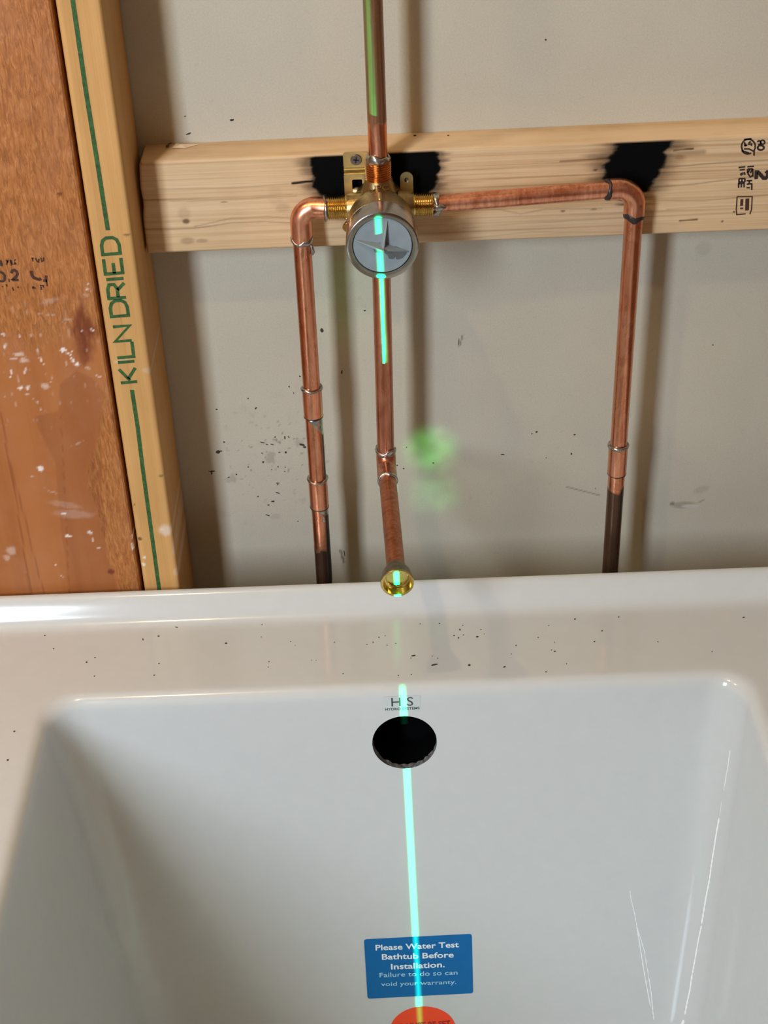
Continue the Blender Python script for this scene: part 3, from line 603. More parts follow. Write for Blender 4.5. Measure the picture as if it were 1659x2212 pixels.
# faded stamps on the stained board
S3 = lambda *pts: [(a*120/1659, 540+b*120/1659) for a, b in pts]
stamp('grade_stamp', [{'w': .0022, 'p': S3((0, 300), (40, 400), (50, 480))}, S3((180, 290), (240, 370)), S3((250, 290), (190, 440)), S3((300, 290), (330, 380), (340, 460)), S3((330, 300), (370, 440)), {'w': .0018, 'p': S3((430, 290), (460, 310))}, S3((400, 420), (490, 410)), S3((420, 350), (470, 400)),
    {'w': .0020, 'p': S3((0, 650), (90, 690), (140, 760), (140, 880), (100, 930), (0, 930))}, {'w': .003, 'p': S3((255, 905), (290, 905))}, {'w': .0022, 'p': S3((335, 690), (370, 610), (430, 595), (500, 640), (525, 710), (490, 790), (380, 880), (400, 895), (555, 890))},
    S3((60, 1080), (90, 1100)), S3((190, 1020), (210, 1090)), S3((370, 1110), (390, 1180), (420, 1210)), S3((520, 1090), (560, 1130)), S3((940, 240), (1010, 250)), S3((960, 250), (990, 340)), S3((1060, 240), (1110, 340), (1150, 360), (1160, 260)), S3((1220, 230), (1250, 340), (1300, 320), (1300, 220)), {'w': .0026, 'p': S3((930, 620), (960, 760), (1010, 830), (1170, 880), (1230, 850))}, {'w': .0022, 'p': S3((1290, 910), (1370, 920), (1380, 760))}, S3((1380, 880), (1410, 1080)), S3((980, 1090), (1060, 1150)), S3((980, 1160), (985, 1090)), S3((1190, 1060), (1290, 1060), (1300, 1120)), S3((1220, 1090), (1240, 1190))], .0012, M['brown_ink'], ob, -.089)

# ------------------------------------------------------------------ copper pipes
R = 0.0077
def v3(a): return Vector(map(float, a))
def on_axis(px, py, y): return v3(atY(px, py, y))
def segm(a, b, n=8): a, b = Vector(a), Vector(b); return [a.lerp(b, i/n) for i in range(n+1)]
# left supply
YS = -.056
ln = Vector((-0.0385, -.060, .9835))                       # end of valve nipple
el = Vector((-0.0600, -.058, .9835)); lb = Vector((-0.0608, YS, 0.30))
lp = empty('copper_pipe', (lb.x, lb.y, lb.z), 'left copper supply pipe, dropping from the elbow on the left of the valve, two couplings', 'pipe')
dn = (lb-el).normalized()
a0 = [ln+Vector((.003, 0, 0)), ln+Vector((-.002, 0, 0)), ln+Vector((-.004, 0, 0))]
arc = arc_pts(el, (1, 0, 0), dn, .0125)
z_ring = on_axis(655, 516, YS).z
endp = el+dn*((el.z-z_ring)/-dn.z)
tube('elbow', [ln+Vector((.002, 0, 0))]+arc+[endp], [0.0090]*(len(arc)+2), M['copper'], lp)
tube('tube', segm(endp+Vector((0, 0, .01)), lb, 20), R, M['copper_left'], lp)
ring('solder_ring', endp, dn, .0084, .005, M['solder'], lp, 3, .08)
ring('solder_ring', ln, (1, 0, 0), .0093, .0028, M['solder'], lp, 4, .10, .0020)
tube('solder_drip', [endp+Vector((.0072, -.003, -.002)), endp+Vector((.0082, -.0035, -.006)), endp+Vector((.0086, -.0035, -.010)), endp+Vector((.0084, -.0035, -.0125))], [.0010, .0015, .0019, .0006], M['solder'], lp, 12)
def along(px, py, a, b, y):
    z = on_axis(px, py, y).z; t = (z-a.z)/(b.z-a.z); return a.lerp(b, t)
for (pa, pb), sd_ in zip([((673, 836), (676, 896)), ((685, 1032), (690, 1092))], (5, 8)):
    A = along(*pa, el, lb, YS); B = along(*pb, el, lb, YS)
    lathe('coupling', [(0, .0080), (.0004, .0088), ((B-A).length-.0004, .0088), ((B-A).length, .0080)], A, (B-A), M['copper'], lp)
    ring('solder_ring', A, dn, .0087, .0026, M['solder'], lp, sd_, .03)
    ring('solder_ring', B, dn, .0083, .0014, M['flux'], lp, sd_+1, .03, .0008)
# solder wash sticking to the tube below each coupling
def patch(name, a, b, r, angs, mat, parent, n=14, m=10):
    """thin skin on a pipe from a to b; angs(t) -> (phi0, phi1) in degrees, 0 = towards the room, + = towards +x"""
    a, b = Vector(a), Vector(b); V = []; Fc = []
    for i in range(m+1):
        t = i/m; p = a.lerp(b, t); f0, f1 = angs(t)
        for k in range(n+1):
            ph = math.radians(f0+(f1-f0)*k/n); V.append(p+Vector((math.sin(ph), -math.cos(ph), 0))*r)
    for i in range(m):
        for k in range(n): q = i*(n+1)+k; Fc.append((q, q+1, q+n+2, q+n+1))
    o = link_mesh(name, V, Fc, mat, parent, smooth=True); s = o.modifiers.new('s', 'SOLIDIFY'); s.thickness = 0.0002; s.offset = 0; return o
A = along(677, 897, el, lb, YS); B = along(682, 935, el, lb, YS)
patch('solder_wash', A, B, R+.00025, lambda t: (-45+110*t**.8, 95), M['solder'], lp)
A = along(691, 1093, el, lb, YS); B = along(694, 1106, el, lb, YS)
patch('solder_wash', A, B, R+.00025, lambda t: (-15+55*t, 80), M['solder'], lp)
tube('solder_drip', [B+Vector((.0035, -.0068, .001)), B+Vector((.0036, -.0074, -.003)), B+Vector((.0036, -.0076, -.005)), B+Vector((.0036, -.0070, -.0068))], [.0007, .0013, .0016, .0006], M['solder'], lp, 12)
A = along(665, 700, el, lb, YS); B = along(705, 1250, el, lb, YS)
patch('flux_run', along(676, 870, el, lb, YS), B, R+.0002, lambda t: (62-30*sm(t, .45, .9), 100), M['flux'], lp, m=40)
# right supply
rn = Vector((0.0510, -.060, .9832)); er = Vector((0.2178, YS, .9900)); rb = Vector((0.2172, YS, 0.30))
rp = empty('copper_pipe', (rb.x, rb.y, rb.z), 'right copper supply pipe, running level from the valve to a far elbow then down', 'pipe')
da = (rn-er).normalized(); db = (rb-er).normalized(); arc = arc_pts(er, da, db, .0150)
kx = on_axis(1315, 405, YS).x; h0 = er+da*((er.x-kx)/-da.x); kz = on_axis(1370, 465, YS).z; v0 = er+db*((er.z-kz)/-db.z)
tube('elbow', [h0]+arc+[v0], .0088, M['copper'], rp)
tube('tube', segm(rn+Vector((-.004, 0, 0)), h0+Vector((.006, 0, 0)), 16), .0073, M['copper'], rp)
tube('tube', segm(v0+Vector((0, 0, .006)), rb, 24), R, M['copper_right'], rp)
ring('flux_ring', h0, da, .0082, .0042, M['flux'], rp, 11, .05, .0009); ring('flux_ring', v0, db, .0082, .0055, M['flux'], rp, 12, .04, .0009)
ring('solder_ring', rn+Vector((.002, 0, 0)), (1, 0, 0), .0088, .0050, M['solder'], rp, 13, .12, .0012)
bm = bmesh.new(); bmesh.ops.create_icosphere(bm, subdivisions=3, radius=1.0)
for v in bm.verts: v.co = Vector((v.co.x*.0042+(.002 if v.co.x > 0 else 0)*abs(v.co.x), v.co.y*.0025, v.co.z*.0036*(1-.5*max(0, v.co.x)))) + rn+Vector((.0035, -.0078, .0005))
from_bm('solder_blob', bm, M['solder'], rp, 60)
p_ = on_axis(1205, 428, -.063)
o_ = flakes('flux_spot', [(1195, 430, 4.2, 1.6, .05)], M['copper_stub'], rp, on_wall(-.0636), 4)
A = along(1329, 962, er, rb, YS); B = along(1327, 1022, er, rb, YS)
lathe('coupling', [(0, .0080), (.0004, .0088), ((B-A).length-.0004, .0088), ((B-A).length, .0080)], A, (B-A), M['copper'], rp)
ring('solder_ring', A, db, .0087, .0030, M['solder'], rp, 15, .03); ring('solder_ring', B, db, .0083, .0013, M['flux'], rp, 16, .03, .0007)
# riser
rt0 = Vector((0.0062, -.062, 1.0285)); rt1 = Vector((0.0062, -.062, 1.62))
ru = empty('copper_pipe', (rt0.x, rt0.y, rt0.z), 'copper riser pipe standing on top of the brass valve, brown upper length', 'pipe')
tube('tube', segm(rt0+Vector((0, 0, -.004)), rt1, 30), R, M['copper_riser'], ru)
ring('solder_ring', rt0+Vector((0, 0, -.0025)), (0.1, 0, 1), .0088, .0062, M['solder'], ru, 21, .08, .0014)
# spout drop and stub
sz = 0.7318; sx = 0.0036
st0 = Vector((0.0058, -.062, .9530)); se = Vector((sx, -.062, sz)); stub_end = Vector((0.0084, -.2300, sz-.0005))
spp = empty('copper_pipe', (se.x, se.y, se.z), 'middle copper spout pipe below the valve, elbow and stub ending in a brass plug', 'pipe')
up_ = (st0-se).normalized(); out_ = (stub_end-se).normalized(); arc = arc_pts(se, up_, out_, .0135, 18)
zt = on_axis(830, 972, -.062).z; e0 = se+up_*((zt-se.z)/up_.z); e1 = se+out_*.029
tube('tube', segm(st0+Vector((0, 0, .004)), e0+up_*-.006, 20), R+.0001, M['copper_mid'], spp)
tube('elbow', [e0]+arc+[e1], .0089, M['copper_mid'], spp)
tube('tube', segm(e1+out_*-.006, stub_end, 14), R+.0001, M['copper_stub'], spp)
ring('solder_ring', e0, up_, .0089, .0042, M['solder'], spp, 23, .03, .0008); ring('solder_ring', e1, out_, .0086, .0034, M['solder'], spp, 24, .02, .0008)
# brass female adapter with bright recessed cap
prof = [(-.002, .0086), (.0, .0092), (.004, .0100), (.006, .0118), (.0165, .0136), (.0175, .0138)]
lathe('adapter', prof, stub_end+out_*-.006, out_, M['old_brass'], spp, n=48, cap1=False)
lathe('plug', [(.0, .0137), (.0010, .0138), (.0014, .0134), (.0012, .0118), (-.002, .0112), (-.0055, .0106), (-.006, .0092), (-.0066, .0088), (-.0066, .0001)], stub_end+out_*.0115, out_, M['gold_brass'], spp, n=48, cap0=False)

# ------------------------------------------------------------------ brass mixing valve
C0 = Vector((0.0060, -.060, .9815)); VZ = C0.z
vv = empty('mixing_valve', (C0.x, YB, VZ), 'brass shower valve body with round grey cap, screwed to the cross board', 'valve')
# body: a casting, round towards the room and shouldered at the back
prof = [(0.004, .0165), (.006, .0205), (.016, .0235), (.024, .0262), (.032, .0276), (.046, .0280), (.050, .0278)]
lathe('body', [(-.018, .0150), (-.010, .0190)]+prof+[(.0505, .0268)], C0, (0, -1, 0), M['brass_cast'], vv, n=56)
bm = bmesh.new()
bmesh.ops.create_cone(bm, cap_ends=True, segments=8, radius1=.0235, radius2=.0185, depth=.030, matrix=Matrix.Translation(C0+Vector((0, -.002, 0))) @ Matrix.Rotation(PI/2, 4, 'X') @ Matrix.Rotation(PI/8, 4, 'Z'))
bmesh.ops.bevel(bm, geom=list(bm.edges), offset=.0015, segments=2, affect='EDGES')
from_bm('shoulder', bm, M['brass_cast'], vv)
def nipple(name, p, d, L, r, mat, th0=.15, th1=.95, collar=True):
    prof = [(0, r*.98)]; n = 9; a, b = L*th0, L*th1
    prof.append((a, r*.98))
    for i in range(n):
        t = a+(b-a)*i/n; s = (b-a)/n; prof += [(t+s*.15, r*.87), (t+s*.35, r*.875), (t+s*.6, r), (t+s*.8, r)]
    prof += [(b, r*.93), (L-.0003, r*.93), (L, r*.85)]
    return lathe(name, prof, p, d, mat, vv, n=40, auto=28)
nipple('threaded_port', Vector((-.0195, C0.y, .9835)), (-1, 0, 0), .0175, .0100, M['brass'])
nipple('threaded_port', Vector((.0325, C0.y, .9835)), (1, 0, 0), .0175, .0100, M['brass'])
nipple('threaded_port', Vector((.0058, C0.y, 1.0035)), (0, 0, 1), .0215, .0108, M['brass_copper'])
lathe('port_neck', [(0, .0150), (.006, .0140), (.012, .0122), (.016, .0112)], Vector((.0058, C0.y, .992)), (0, 0, 1), M['brass_cast'], vv)
lathe('port_neck', [(0, .0125), (.010, .0112), (.0125, .0106)], Vector((-.0085, C0.y, .9835)), (-1, 0, 0), M['brass_cast'], vv)
lathe('port_neck', [(0, .0125), (.010, .0112), (.0125, .0106)], Vector((.0215, C0.y, .9835)), (1, 0, 0), M['brass_cast'], vv)
lathe('port_neck', [(0, .0135), (.008, .0115), (.016, .0102), (.0165, .0085)], Vector((.0057, -.062, .966)), (0, 0, -1), M['brass_cast'], vv)
lathe('index_pin', [(0, .0016), (.013, .0016), (.0136, .001)], Vector((.0062, -.094, VZ+.0272)), (0, -1, 0), M['brass_sheet'], vv, n=14)
text('raised_letters', 'UPC', .0085, Vector((.0058, -.0805, VZ+.0262)), (1, 0, 0), (0, .95, .3), M['brass_cast'], vv, lift=0.0, extr=.0006)
# bonnet ring
FY = -.1330
lathe('bonnet_ring', [(0, .0278), (.001, .0287), (.020, .0290), (.0222, .0284), (.0226, .0275), (.0224, .0240), (.0205, .0234), (.010, .0234)], Vector((C0.x+.0008, FY+.0224, VZ)), (0, -1, 0), M['nickel'], vv, n=72, cap0=False, cap1=False)
CC = Vector((C0.x+.0008, FY+.0018, VZ))
cap = lathe('cap', [(-.004, .0232), (.0, .0232), (.0003, .0230), (.0003, .0001)], CC, (0, -1, 0), M['grey_plastic'], vv, n=64, cap0=True, cap1=False)
def fin(name, ang, L0, L1, w0, w1, h0, h1, mat):
    """tapering web on the cap, ang clockwise from up"""
    a = math.radians(ang); u = Vector((math.sin(a), 0, math.cos(a))); s = Vector((math.cos(a), 0, -math.sin(a))); N = Vector((0, -1, 0)); bm = bmesh.new()
    vs = []
    for (L, w_, h) in ((L0, w0, h0), (L1, w1, h1)):
        for (q, e) in ((-1, 0), (1, 0), (.45, 1), (-.45, 1)): vs.append(bm.verts.new(CC+u*L+s*(q*w_/2)+N*(e*h)))
    for f in ((0, 1, 2, 3), (7, 6, 5, 4), (0, 4, 5, 1), (1, 5, 6, 2), (2, 6, 7, 3), (3, 7, 4, 0)): bm.faces.new([vs[i] for i in f])
    bmesh.ops.bevel(bm, geom=list(bm.edges), offset=.0002, segments=1, affect='EDGES')
    return from_bm(name, bm, mat, cap)
fin('fin', 12, .000, .0210, .0046, .0010, .0085, .0010, M['grey_plastic'])
fin('fin', -76, -.001, .0215, .0044, .0012, .0125, .0010, M['grey_plastic'])
fin('fin', 106, .0000, .0215, .0048, .0012, .0090, .0010, M['grey_plastic'])
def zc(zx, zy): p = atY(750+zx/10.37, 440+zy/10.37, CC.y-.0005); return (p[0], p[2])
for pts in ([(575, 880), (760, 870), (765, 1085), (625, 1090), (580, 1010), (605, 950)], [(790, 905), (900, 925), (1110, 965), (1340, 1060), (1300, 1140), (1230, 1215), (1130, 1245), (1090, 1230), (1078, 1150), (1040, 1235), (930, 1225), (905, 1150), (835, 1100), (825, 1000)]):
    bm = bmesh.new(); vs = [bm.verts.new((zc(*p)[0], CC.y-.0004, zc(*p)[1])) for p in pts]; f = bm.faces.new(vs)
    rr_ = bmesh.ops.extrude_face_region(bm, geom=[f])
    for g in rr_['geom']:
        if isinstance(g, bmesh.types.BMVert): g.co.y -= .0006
    from_bm('shade_patch', bm, M['grey_plastic_shaded'], cap, auto=None)  # thin dark plates stand in for shade around the fins
# mounting bracket: folded sheet brass with keyhole slot
def plate(name, outline, holes, y, th, mat, parent, off=(0, 0, 0)):
    bm = bmesh.new(); loops = [outline]+holes; es = []
    for lp_ in loops:
        vs = [bm.verts.new((p[0], y, p[1])) for p in lp_]
        es += [bm.edges.new((vs[i], vs[(i+1) % len(vs)])) for i in range(len(vs))]
    bmesh.ops.triangle_fill(bm, use_beauty=True, edges=es)
    r = bmesh.ops.extrude_face_region(bm, geom=list(bm.faces))
    for v in [g for g in r['geom'] if isinstance(g, bmesh.types.BMVert)]: v.co.y += th
    return from_bm(name, bm, mat, parent, 30)
def rrect(x0, x1, z0, z1, r, n=4):
    out = []
    for cx_, cz_, a0 in ((x1-r, z1-r, 0), (x0+r, z1-r, 90), (x0+r, z0+r, 180), (x1-r, z0+r, 270)):
        out += [(cx_+r*math.cos(math.radians(a0+90*i/n)), cz_+r*math.sin(math.radians(a0+90*i/n))) for i in range(n+1)]
    return out
bx0, bx1 = -.0226, -.0020
brk = plate('bracket', rrect(bx0, bx1, 1.0095, 1.0228, .002), [[(-.0120+.0022*math.cos(a), 1.0165+.0022*math.sin(a)) for a in np.linspace(0, 2*PI, 13)[:-1]]], -.0398, .0014, M['brass_sheet'], vv)
bm = bmesh.new()      # the fold towards the room
for (a, b) in (((-.0384, 1.0100), (-.0464, 1.0070)),):
    add_box(bm, (bx0, a[0]-.0014, b[1]), (bx1, a[0], a[1]), .0003, 1)
    add_box(bm, (bx0, b[0], b[1]-.0014), (bx1, a[0], b[1]+.0002), .0004, 1)
    add_box(bm, (bx0, -.0420, 1.0082), (bx1, -.0384, 1.0094), .0003, 1)
from_bm('bracket_fold', bm, M['brass_sheet'], vv)
plate('bracket_slotted_plate', rrect(bx0, -.0020, .9780, 1.0068, .0012), [rrect(-.0160, -.0076, .9895, 1.0025, .0012)], -.0478, .0014, M['brass_sheet'], vv)
plate('bracket_ear', [(.0236, .9855), (.0344, .9855), (.0344, 1.0025)]+[(.0290+.0054*math.cos(a), 1.0028+.0054*math.sin(a)) for a in np.linspace(0, PI, 12)[1:-1]]+[(.0236, 1.0025)], [[(.0290+.0019*math.cos(a), 1.0012+.0022*math.sin(a)) for a in np.linspace(0, 2*PI, 13)[:-1]]], -.0500, .0014, M['brass_sheet'], vv)
plate('bracket_back', rrect(.0186, .0330, .9720, .9925, .001), [], -.0486, .0012, M['brass_sheet'], vv)
# its wood screw: flat head with cross recess
scr = lathe('wood_screw', [(-.012, .0012), (-.002, .0018), (.0004, .0044), (.0010, .0046), (.0013, .0043), (.0013, .0001)], Vector((-.0120, -.0398, 1.0165)), (0, -1, 0), M['screw'], vv, n=28, cap1=False)
bm = bmesh.new()
for an in (0.15, 0.15+PI/2): add_box(bm, (-.0026, -.0002, -.00055), (.0026, .0003, .00055), 0, 1, Matrix.Translation((-.0120, -.0412, 1.0165)) @ Matrix.Rotation(an, 4, 'Y'))
from_bm('cross_recess', bm, M['screw_dark'], scr, auto=None)
s2 = lathe('stop_screw', [(-.004, .0030), (.0, .0042), (.0012, .0042), (.0020, .0030), (.0022, .0001)], Vector((-.0122, -.0480, .9918)), (0, -.75, .66), M['zinc'], vv, n=24, cap1=False)
lathe('stop_screw', [(-.003, .0018), (.0, .0018), (.0004, .0014)], Vector((.0298, -.0482, 1.0006)), (0, -1, 0), M['zinc'], vv, n=14)
lathe('side_bolt', [(0, .0042), (.006, .0042), (.0066, .0036)], Vector((-.0195, -.060, .9680)), (-.35, -.94, 0), M['brass'], vv, n=20)

# ------------------------------------------------------------------ bathtub
ZD = 0.598; HX, HZ, HR = 0.0106, 0.5385, 0.0292
SL = 0.105
def yw(z): return -.2235-(.585-z)*SL
NB, NS, NCn = 92, 30, 8
def rloop(x0, x1, yb, yf, r, z, zfun=None):
    """closed loop, starts at back-left corner end, runs along the back to the right, then round"""
    P = []
    def arc(cx_, cy_, a0, a1):
        for i in range(NCn): t = math.radians(a0+(a1-a0)*i/NCn); P.append((cx_+r*math.cos(t), cy_+r*math.sin(t), z))
    for i in range(NB): P.append((x0+r+(x1-x0-2*r)*i/NB, yb, z))
    arc(x1-r, yb-r, 90, 0)
    for i in range(NS): P.append((x1, yb-r+(yf-yb+2*r)*i/NS, z))
    arc(x1-r, yf+r, 0, -90)
    for i in range(NB): P.append((x1-r-(x1-x0-2*r)*i/NB, yf, z))
    arc(x0+r, yf+r, -90, -180)
    for i in range(NS): P.append((x0, yf+r-(yf-yb+2*r)*i/NS, z))
    arc(x0+r, yb-r, 180, 90)
    return P
def off(b, d, z, r): x0, x1, yb, yf = b; return rloop(x0+d, x1-d, yb-d, yf+d, r, z)
OB = (-.415, .425, -.0945, -1.70)
rings = [off(OB, 0, 0.002, .006), off(OB, 0, .30, .006), off(OB, 0, .6195, .006), off(OB, .0006, .6212, .006), off(OB, .0022, .6222, .006),
         off(OB, .0055, .6215, .008), off(OB, .0085, .6190, .010), off(OB, .0165, .6080, .014), off(OB, .0205, .6025, .016), off(OB, .0245, .5995, .018), off(OB, .0300, .5981, .022), off(OB, .0360, ZD, .028)]
IB = (-.3120, .3220, -.2100, -1.55)
for t in (.25, .5, .75, .93):
    rings.append([tuple(np.array(a)*(1-t)+np.array(b)*t) for a, b in zip(rings[11], off(IB, 0, ZD, .030))])
rings.append(off(IB, 0, ZD, .030))
Rf = .012
for k in range(1, 8):
    a = (PI/2-SL)*k/7; d = Rf*math.sin(a); rings.append(off(IB, d, ZD-Rf*(1-math.cos(a)), .030))
z1 = rings[-1][0][2]; fr = len(rings)-1
# straight walls; back wall slope SL, side walls lean in more
y1 = rings[-1][0][1]; zb = 0.185; n_w = 56
SHL, SHR = 0.125, 0.045
def wall_ring(z):
    k = (z1-z); d0 = Rf*math.sin(PI/2-SL)
    return rloop(IB[0]+d0+k*SHL, IB[1]-d0-k*SHR, y1-k*SL, IB[3]+d0+k*.12, (.030+k*.02), z)
wall_zs = [z1-(z1-zb)*i/n_w for i in range(1, n_w+1)]
w0 = len(rings)
for z in wall_zs: rings.append(wall_ring(z))
last = wall_ring(zb); k = z1-zb; d0 = Rf*math.sin(PI/2-SL); LB = (IB[0]+d0+k*SHL, IB[1]-d0-k*SHR, y1-k*SL, IB[3]+d0+k*.12); lr = (.030+k*.02)
for j in range(1, 8):
    a = PI/2*j/7; rings.append(off(LB, .045*(1-math.cos(a)), zb-.045*math.sin(a), lr))
rings.append(off(LB, .12, zb-.046, lr*.8)); rings.append(off(LB, .24, zb-.0465, .01))
def y_wall(z): return y1-(z1-z)*SL
n = len(rings[0]); V = [p for rg in rings for p in rg]; Fc = []
# block of cells on the back wall to be replaced by the holed patch
def col_x(i, ring_): return rings[ring_][i][0]
rows = [i for i, z in enumerate([z1]+wall_zs)]
zs = [z1]+wall_zs
jr0 = max(i for i, z in enumerate(zs) if z > HZ+HR+.004) if zs[0] > HZ+HR+.004 else 0
jr1 = min(i for i, z in enumerate(zs) if z < HZ-HR-.010)
c0 = max(i for i in range(NB) if rings[w0][i][0] < HX-HR-.010); c1 = min(i for i in range(NB) if rings[w0][i][0] > HX+HR+.010)
for i in range(len(rings)-1):
    for k2 in range(n):
        if fr+jr0 <= i < fr+jr1 and c0 <= k2 < c1: continue
        a, b = i*n+k2, i*n+(k2+1) % n; Fc.append((a, a+n, b+n, b))
Fc.append(tuple((len(rings)-1)*n+k2 for k2 in range(n-1, -1, -1)))
loop = [(fr+jr0)*n+c for c in range(c0, c1)]+[(fr+j)*n+c1 for j in range(jr0, jr1)]+[(fr+jr1)*n+c for c in range(c1, c0, -1)]+[(fr+j)*n+c0 for j in range(jr1, jr0, -1)]
angs = [math.atan2(V[i][2]-HZ, V[i][0]-HX) for i in loop]
nrm = Vector((0, -1, SL)).normalized()      # wall normal, towards the room and slightly up
rndh = random.Random(2)
rad = [HR+0.0*rndh.uniform(-1, 1) for _ in loop]
prev = loop
for s_ in (.55, .93, 1.0):
    cur = []
    for i, a, rr in zip(loop, angs, rad):
        q = Vector((HX+rr*math.cos(a), 0, HZ+rr*math.sin(a))); q.y = y_wall(q.z)
        o3 = Vector(V[i]); p = o3.lerp(q, s_) if s_ < 1 else q; p.y = y_wall(p.z); cur.append(len(V)); V.append(tuple(p))
    m_ = len(cur)
    for k2 in range(m_): Fc.append((prev[k2], cur[k2], cur[(k2+1) % m_], prev[(k2+1) % m_]))
    prev = cur
tub = link_mesh('bathtub', V, Fc, M['acrylic']); fixn(tub)
tub.data.shade_smooth(); tub.data.set_sharp_from_angle(angle=math.radians(50))
tag(tub, 'white acrylic bathtub with a round black overflow hole in its end wall', 'bathtub')
# rough cut thickness of the shell behind the hole and a pocket painted near-black for the darkness behind
VV = []; FF = []; m_ = len(prev); rnd = random.Random(6)
for lay in range(5):
    t = -.0062*lay/4
    for k2, idx in enumerate(prev):
        p = Vector(V[idx]) + nrm*t
        if lay: a = angs[k2]; q = rnd.uniform(-.0006, .0003)*(1 if lay < 4 else 2); p += Vector((math.cos(a), 0, math.sin(a)))*q
        VV.append(tuple(p))
for lay in range(4):
    for k2 in range(m_): a, b = lay*m_+k2, lay*m_+(k2+1) % m_; FF.append((a, b, b+m_, a+m_))
o_ = link_mesh('overflow_hole_edge', VV, FF, M['cut_edge'], tub, auto=30)
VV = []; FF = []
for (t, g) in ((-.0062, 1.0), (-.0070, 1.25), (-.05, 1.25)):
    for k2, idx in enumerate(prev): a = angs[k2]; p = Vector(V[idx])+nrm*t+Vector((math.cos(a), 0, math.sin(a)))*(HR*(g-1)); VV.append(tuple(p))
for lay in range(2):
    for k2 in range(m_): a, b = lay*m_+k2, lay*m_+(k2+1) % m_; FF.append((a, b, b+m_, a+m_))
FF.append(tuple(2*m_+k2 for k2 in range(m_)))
link_mesh('overflow_dark', VV, FF, M['void'], tub)
# thin white streaks on the right of the end wall
U_, W_ = Vector((1, 0, 0)), Vector((0, SL, 1)).normalized(); N_ = U_.cross(W_)
def on_tubwall(px, py):
    d = ray(px, py); # plane through (0,y1,z1) with slope SL
    n3 = np.array([0, -1.0, SL]); p0 = np.array([0, y1, z1]); t = ((p0-CAM)@n3)/(d@n3); return v3(CAM+d*t)
O_ = Vector((0, y_wall(.4), .4))
def wl(pts): return [((on_tubwall(a, b)-O_).dot(U_), (on_tubwall(a, b)-O_).dot(W_)) for a, b in pts]
z6 = lambda a, b: (1259+a*400/1446, 1600+b*400/1446)
from mathutils.bvhtree import BVHTree
_tubtree = BVHTree.FromPolygons([Vector(v) for v in V], Fc)
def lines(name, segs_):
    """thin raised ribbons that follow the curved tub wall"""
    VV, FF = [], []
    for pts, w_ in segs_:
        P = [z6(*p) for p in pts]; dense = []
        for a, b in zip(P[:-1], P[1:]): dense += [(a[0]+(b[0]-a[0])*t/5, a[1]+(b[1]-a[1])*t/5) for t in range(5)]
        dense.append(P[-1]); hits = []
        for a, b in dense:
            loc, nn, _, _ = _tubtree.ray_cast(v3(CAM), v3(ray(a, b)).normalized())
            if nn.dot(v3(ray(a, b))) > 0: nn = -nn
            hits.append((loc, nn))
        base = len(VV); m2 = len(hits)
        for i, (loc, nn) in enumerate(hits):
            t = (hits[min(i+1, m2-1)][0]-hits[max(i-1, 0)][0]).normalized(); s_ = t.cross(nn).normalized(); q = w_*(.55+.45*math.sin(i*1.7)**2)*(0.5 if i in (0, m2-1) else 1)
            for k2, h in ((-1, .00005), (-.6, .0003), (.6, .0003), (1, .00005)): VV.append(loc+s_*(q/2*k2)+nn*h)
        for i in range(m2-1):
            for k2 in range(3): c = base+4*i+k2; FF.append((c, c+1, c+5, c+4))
    return link_mesh(name, VV, FF, M['streak'], tub)
lines('white_streak', [([(1148, 70), (1135, 190), (1100, 390)], .0009), ([(1085, 470), (1070, 590)], .0005), ([(1065, 600), (1040, 740), (1015, 900), (1000, 1000), (990, 1080)], .0019), ([(990, 1080), (968, 1190), (945, 1320), (928, 1430)], .0021), ([(928, 1440), (905, 1540), (870, 1740), (855, 1820)], .0019), ([(855, 1820), (835, 1950), (815, 2040), (797, 2140)], .0022), ([(790, 2180), (755, 2260)], .0036)])
lines('white_streak', [([(368, 1168), (378, 1240), (405, 1350), (425, 1460), (450, 1540), (480, 1640), (515, 1840)], .0010), ([(420, 1440), (440, 1560), (470, 1750), (500, 1920), (530, 2080)], .0013), ([(515, 1840), (535, 1970), (545, 2090), (555, 2180)], .0013)])

# ------------------------------------------------------------------ stickers
def sticker_at(px, py): p = on_tubwall(px, py); return ((p-O_).dot(U_), (p-O_).dot(W_))
def sticker(name, outline, th, mat, parent=None):
    bm = bmesh.new(); vs = [bm.verts.new(O_+U_*a+W_*b+N_*.0001) for a, b in outline]; f = bm.faces.new(vs)
    r = bmesh.ops.extrude_face_region(bm, geom=[f])
    for g in r['geom']:
        if isinstance(g, bmesh.types.BMVert): g.co += N_*th
    return from_bm(name, bm, mat, parent, auto=None)
def roundquad(cs, r=.003, n=4):
    out = []
    for i in range(4):
        p, a, b = Vector(cs[i]), Vector(cs[i-1]), Vector(cs[(i+1) % 4]); ua, ub = (a-p).normalized(), (b-p).normalized()
        s, e = p+ua*r, p+ub*r
        for k2 in range(n+1): t = k2/n; q = s*(1-t)**2+p*2*t*(1-t)+e*t*t; out.append((q.x, q.y))
    return out
cs = [sticker_at(794, 2157), sticker_at(1022, 2145), sticker_at(1019, 2017), sticker_at(786, 2029)]
bs = sticker('warning_sticker', roundquad(cs), .0003, M['blue_sticker']); tag(bs, 'blue rectangular sticker with white lettering on the tub wall', 'sticker')
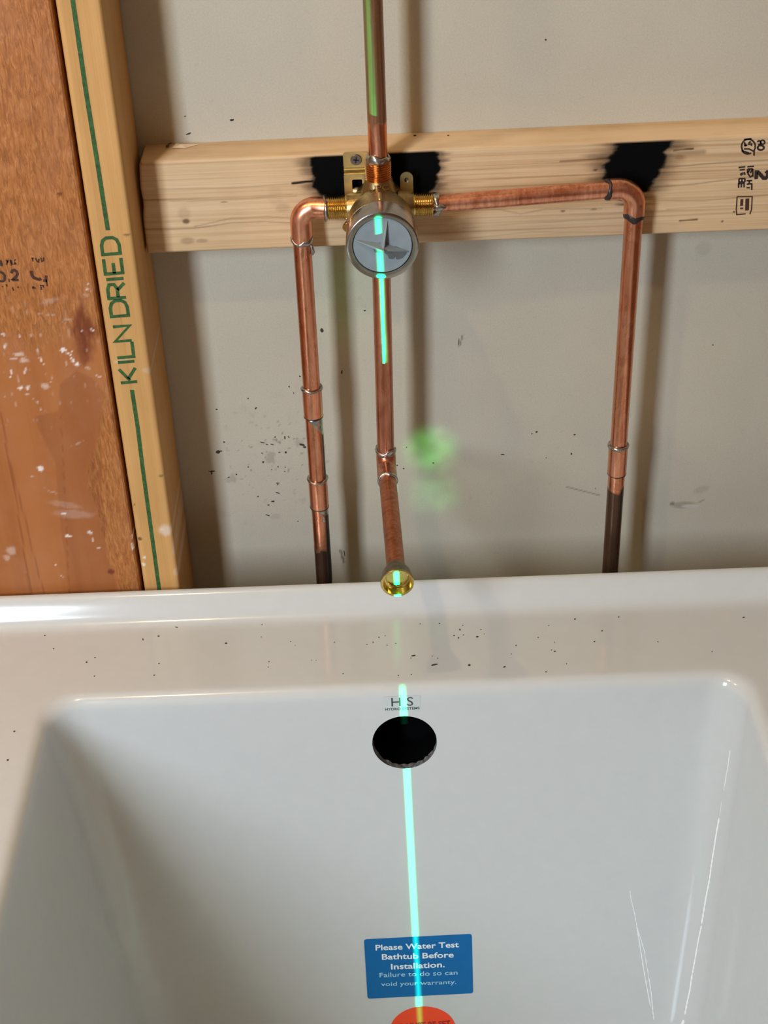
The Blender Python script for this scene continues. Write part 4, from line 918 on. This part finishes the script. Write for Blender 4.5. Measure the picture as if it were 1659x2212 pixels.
def line_text(nm, body, px0, px1, py0, py1, mat, parent, hpx, bold=0, lift=.0006):
    a = on_tubwall(px0, py0); b = on_tubwall(px1, py1); L = (b-a).length; U = (b-a).normalized(); W2 = N_.cross(U)
    cu = bpy.data.curves.new('m', 'FONT'); cu.body = body; cu.size = 1.0; tt = bpy.data.objects.new('m', cu); COL.objects.link(tt); bpy.context.view_layer.update(); wd = tt.dimensions.x; bpy.data.objects.remove(tt)
    top = on_tubwall((px0+px1)/2, (py0+py1)/2-hpx); mid = (a+b)/2; h = (top-mid).length/0.72
    xs = L/(wd*h)
    return text(nm, body, h, mid+W2*(h*.36)-W2*h*.0, U, W2, mat, parent, lift=lift, bold=bold*h, xs=xs)
line_text('printed_lettering', 'Please Water Test', 811, 990, 2053, 2046, M['white_ink'], bs, 12, .018)
line_text('printed_lettering', 'Bathtub Before', 825, 979, 2073, 2068, M['white_ink'], bs, 12, .018)
line_text('printed_lettering', 'Installation.', 845, 960, 2094, 2089, M['white_ink'], bs, 12, .018)
line_text('printed_lettering', 'Failure to do so can', 820, 988, 2111, 2105, M['pale_ink'], bs, 10, .004)
line_text('printed_lettering', 'void your warranty.', 824, 986, 2130, 2125, M['pale_ink'], bs, 9, .004)
cc = sticker_at(912, 2174); rr = .0335
os_ = sticker('warning_sticker', [(cc[0]+rr*math.cos(a), cc[1]-rr+rr*math.sin(a)) for a in np.linspace(0, 2*PI, 65)[:-1]], .0003, M['orange_sticker']); tag(os_, 'round bright orange sticker with dark red lettering, at the bottom edge', 'sticker')
line_text('printed_lettering', 'TUB MUST BE SET', 842, 973, 2224, 2215, M['red_ink'], os_, 11, .03)
cs = [sticker_at(829, 1538), sticker_at(908, 1534), sticker_at(908, 1502), sticker_at(829, 1505)]
hs = sticker('maker_label', roundquad(cs, .001), .0001, M['clear_label']); tag(hs, 'small clear label with grey letters H S above the overflow hole', 'sticker')
line_text('printed_lettering', 'H S', 845, 892, 1527, 1525, M['grey_ink'], hs, 19, .0, .0004)
line_text('printed_lettering', 'HYDRO SYSTEMS', 832, 906, 1535, 1532, M['grey_ink'], hs, 5.5, .01, .0004)

# ------------------------------------------------------------------ crumbs on the tub deck
def on_deck(px, py): return (v3(atZ(px, py, ZD)), Vector((1, 0, 0)), Vector((0, 1, 0)), Vector((0, 0, 1)))
dk = []
zq = lambda a, b: (a*500/1659, 1200+b*500/1659); zr = lambda a, b: (1159+a*500/1659, 1200+b*500/1659); zs_ = lambda a, b: (880+a*240/1659, 1280+b*240/1659)
for (a, b, w_, h_, an) in [(1024, 602, .5, 1.6, .4), (1137, 579, 1.2, .8, -.4), (1619, 630, 1.1, 1.1, 0), (1262, 514, 2.6, .8, -.5), (621, 765, 1, .8, 0), (681, 733, .7, .7, 0), (384, 669, .7, .7, 0), (321, 575, .7, .7, 0), (1140, 775, .8, .8, 0), (1105, 859, .7, .6, 0), (676, 866, .6, .6, 0), (102, 1262, 1.0, .9, 0), (56, 1467, 1.0, 1.0, 0)]: dk.append((*zq(a, b), w_, h_, an))
for (a, b, w_, h_, an) in [(275, 350, 1.5, 1.2, 0), (320, 393, 1.1, 1.3, .3), (275, 456, 1.2, .8, 0), (598, 349, 1.1, .7, 0), (588, 442, 1.1, .7, 0), (469, 541, 1.1, .7, 0), (414, 618, 1.1, .8, 0), (960, 325, 1.2, .8, 0), (1606, 313, 1.1, .7, 0), (1485, 444, 1.6, .6, .2), (870, 620, .8, .6, 0), (130, 688, 1.3, .6, 0), (500, 392, .8, .5, 0), (1258, 690, .6, .5, 0)]: dk.append((*zr(a, b), w_*.85, h_*.85, an))
for (a, b, w_, h_, an) in [(1243, 195, 1.5, 1.6, 0), (783, 556, 1.0, 1.2, 0), (1043, 663, 1.4, 1.2, 0), (924, 1086, 1.7, 1.7, 0), (1450, 1112, 1.6, .9, .3), (1622, 792, .8, 1, 0), (697, 645, .9, .9, 0), (763, 680, .8, 1, 0), (735, 285, 1.6, .7, 0), (400, 1080, 4.0, 1.2, .2), (85, 945, 3.0, 1.0, .25), (455, 180, .8, .8, 0), (1580, 255, 1.5, 1, 0)]: dk.append((*zs_(a, b), w_*.85, h_*.85, an))
rnd = random.Random(12)
for i in range(34):
    dk.append((rnd.uniform(560, 1250), rnd.uniform(1345, 1462), rnd.uniform(.3, .8), rnd.uniform(.25, .6), rnd.uniform(-.5, .5)))
db_ = flakes('debris_crumbs', dk, M['speck'], None, on_deck, 21, .0005); db_['kind'] = 'stuff'
tag(db_, 'scattered dark crumbs and dust on the flat tub deck', 'debris')
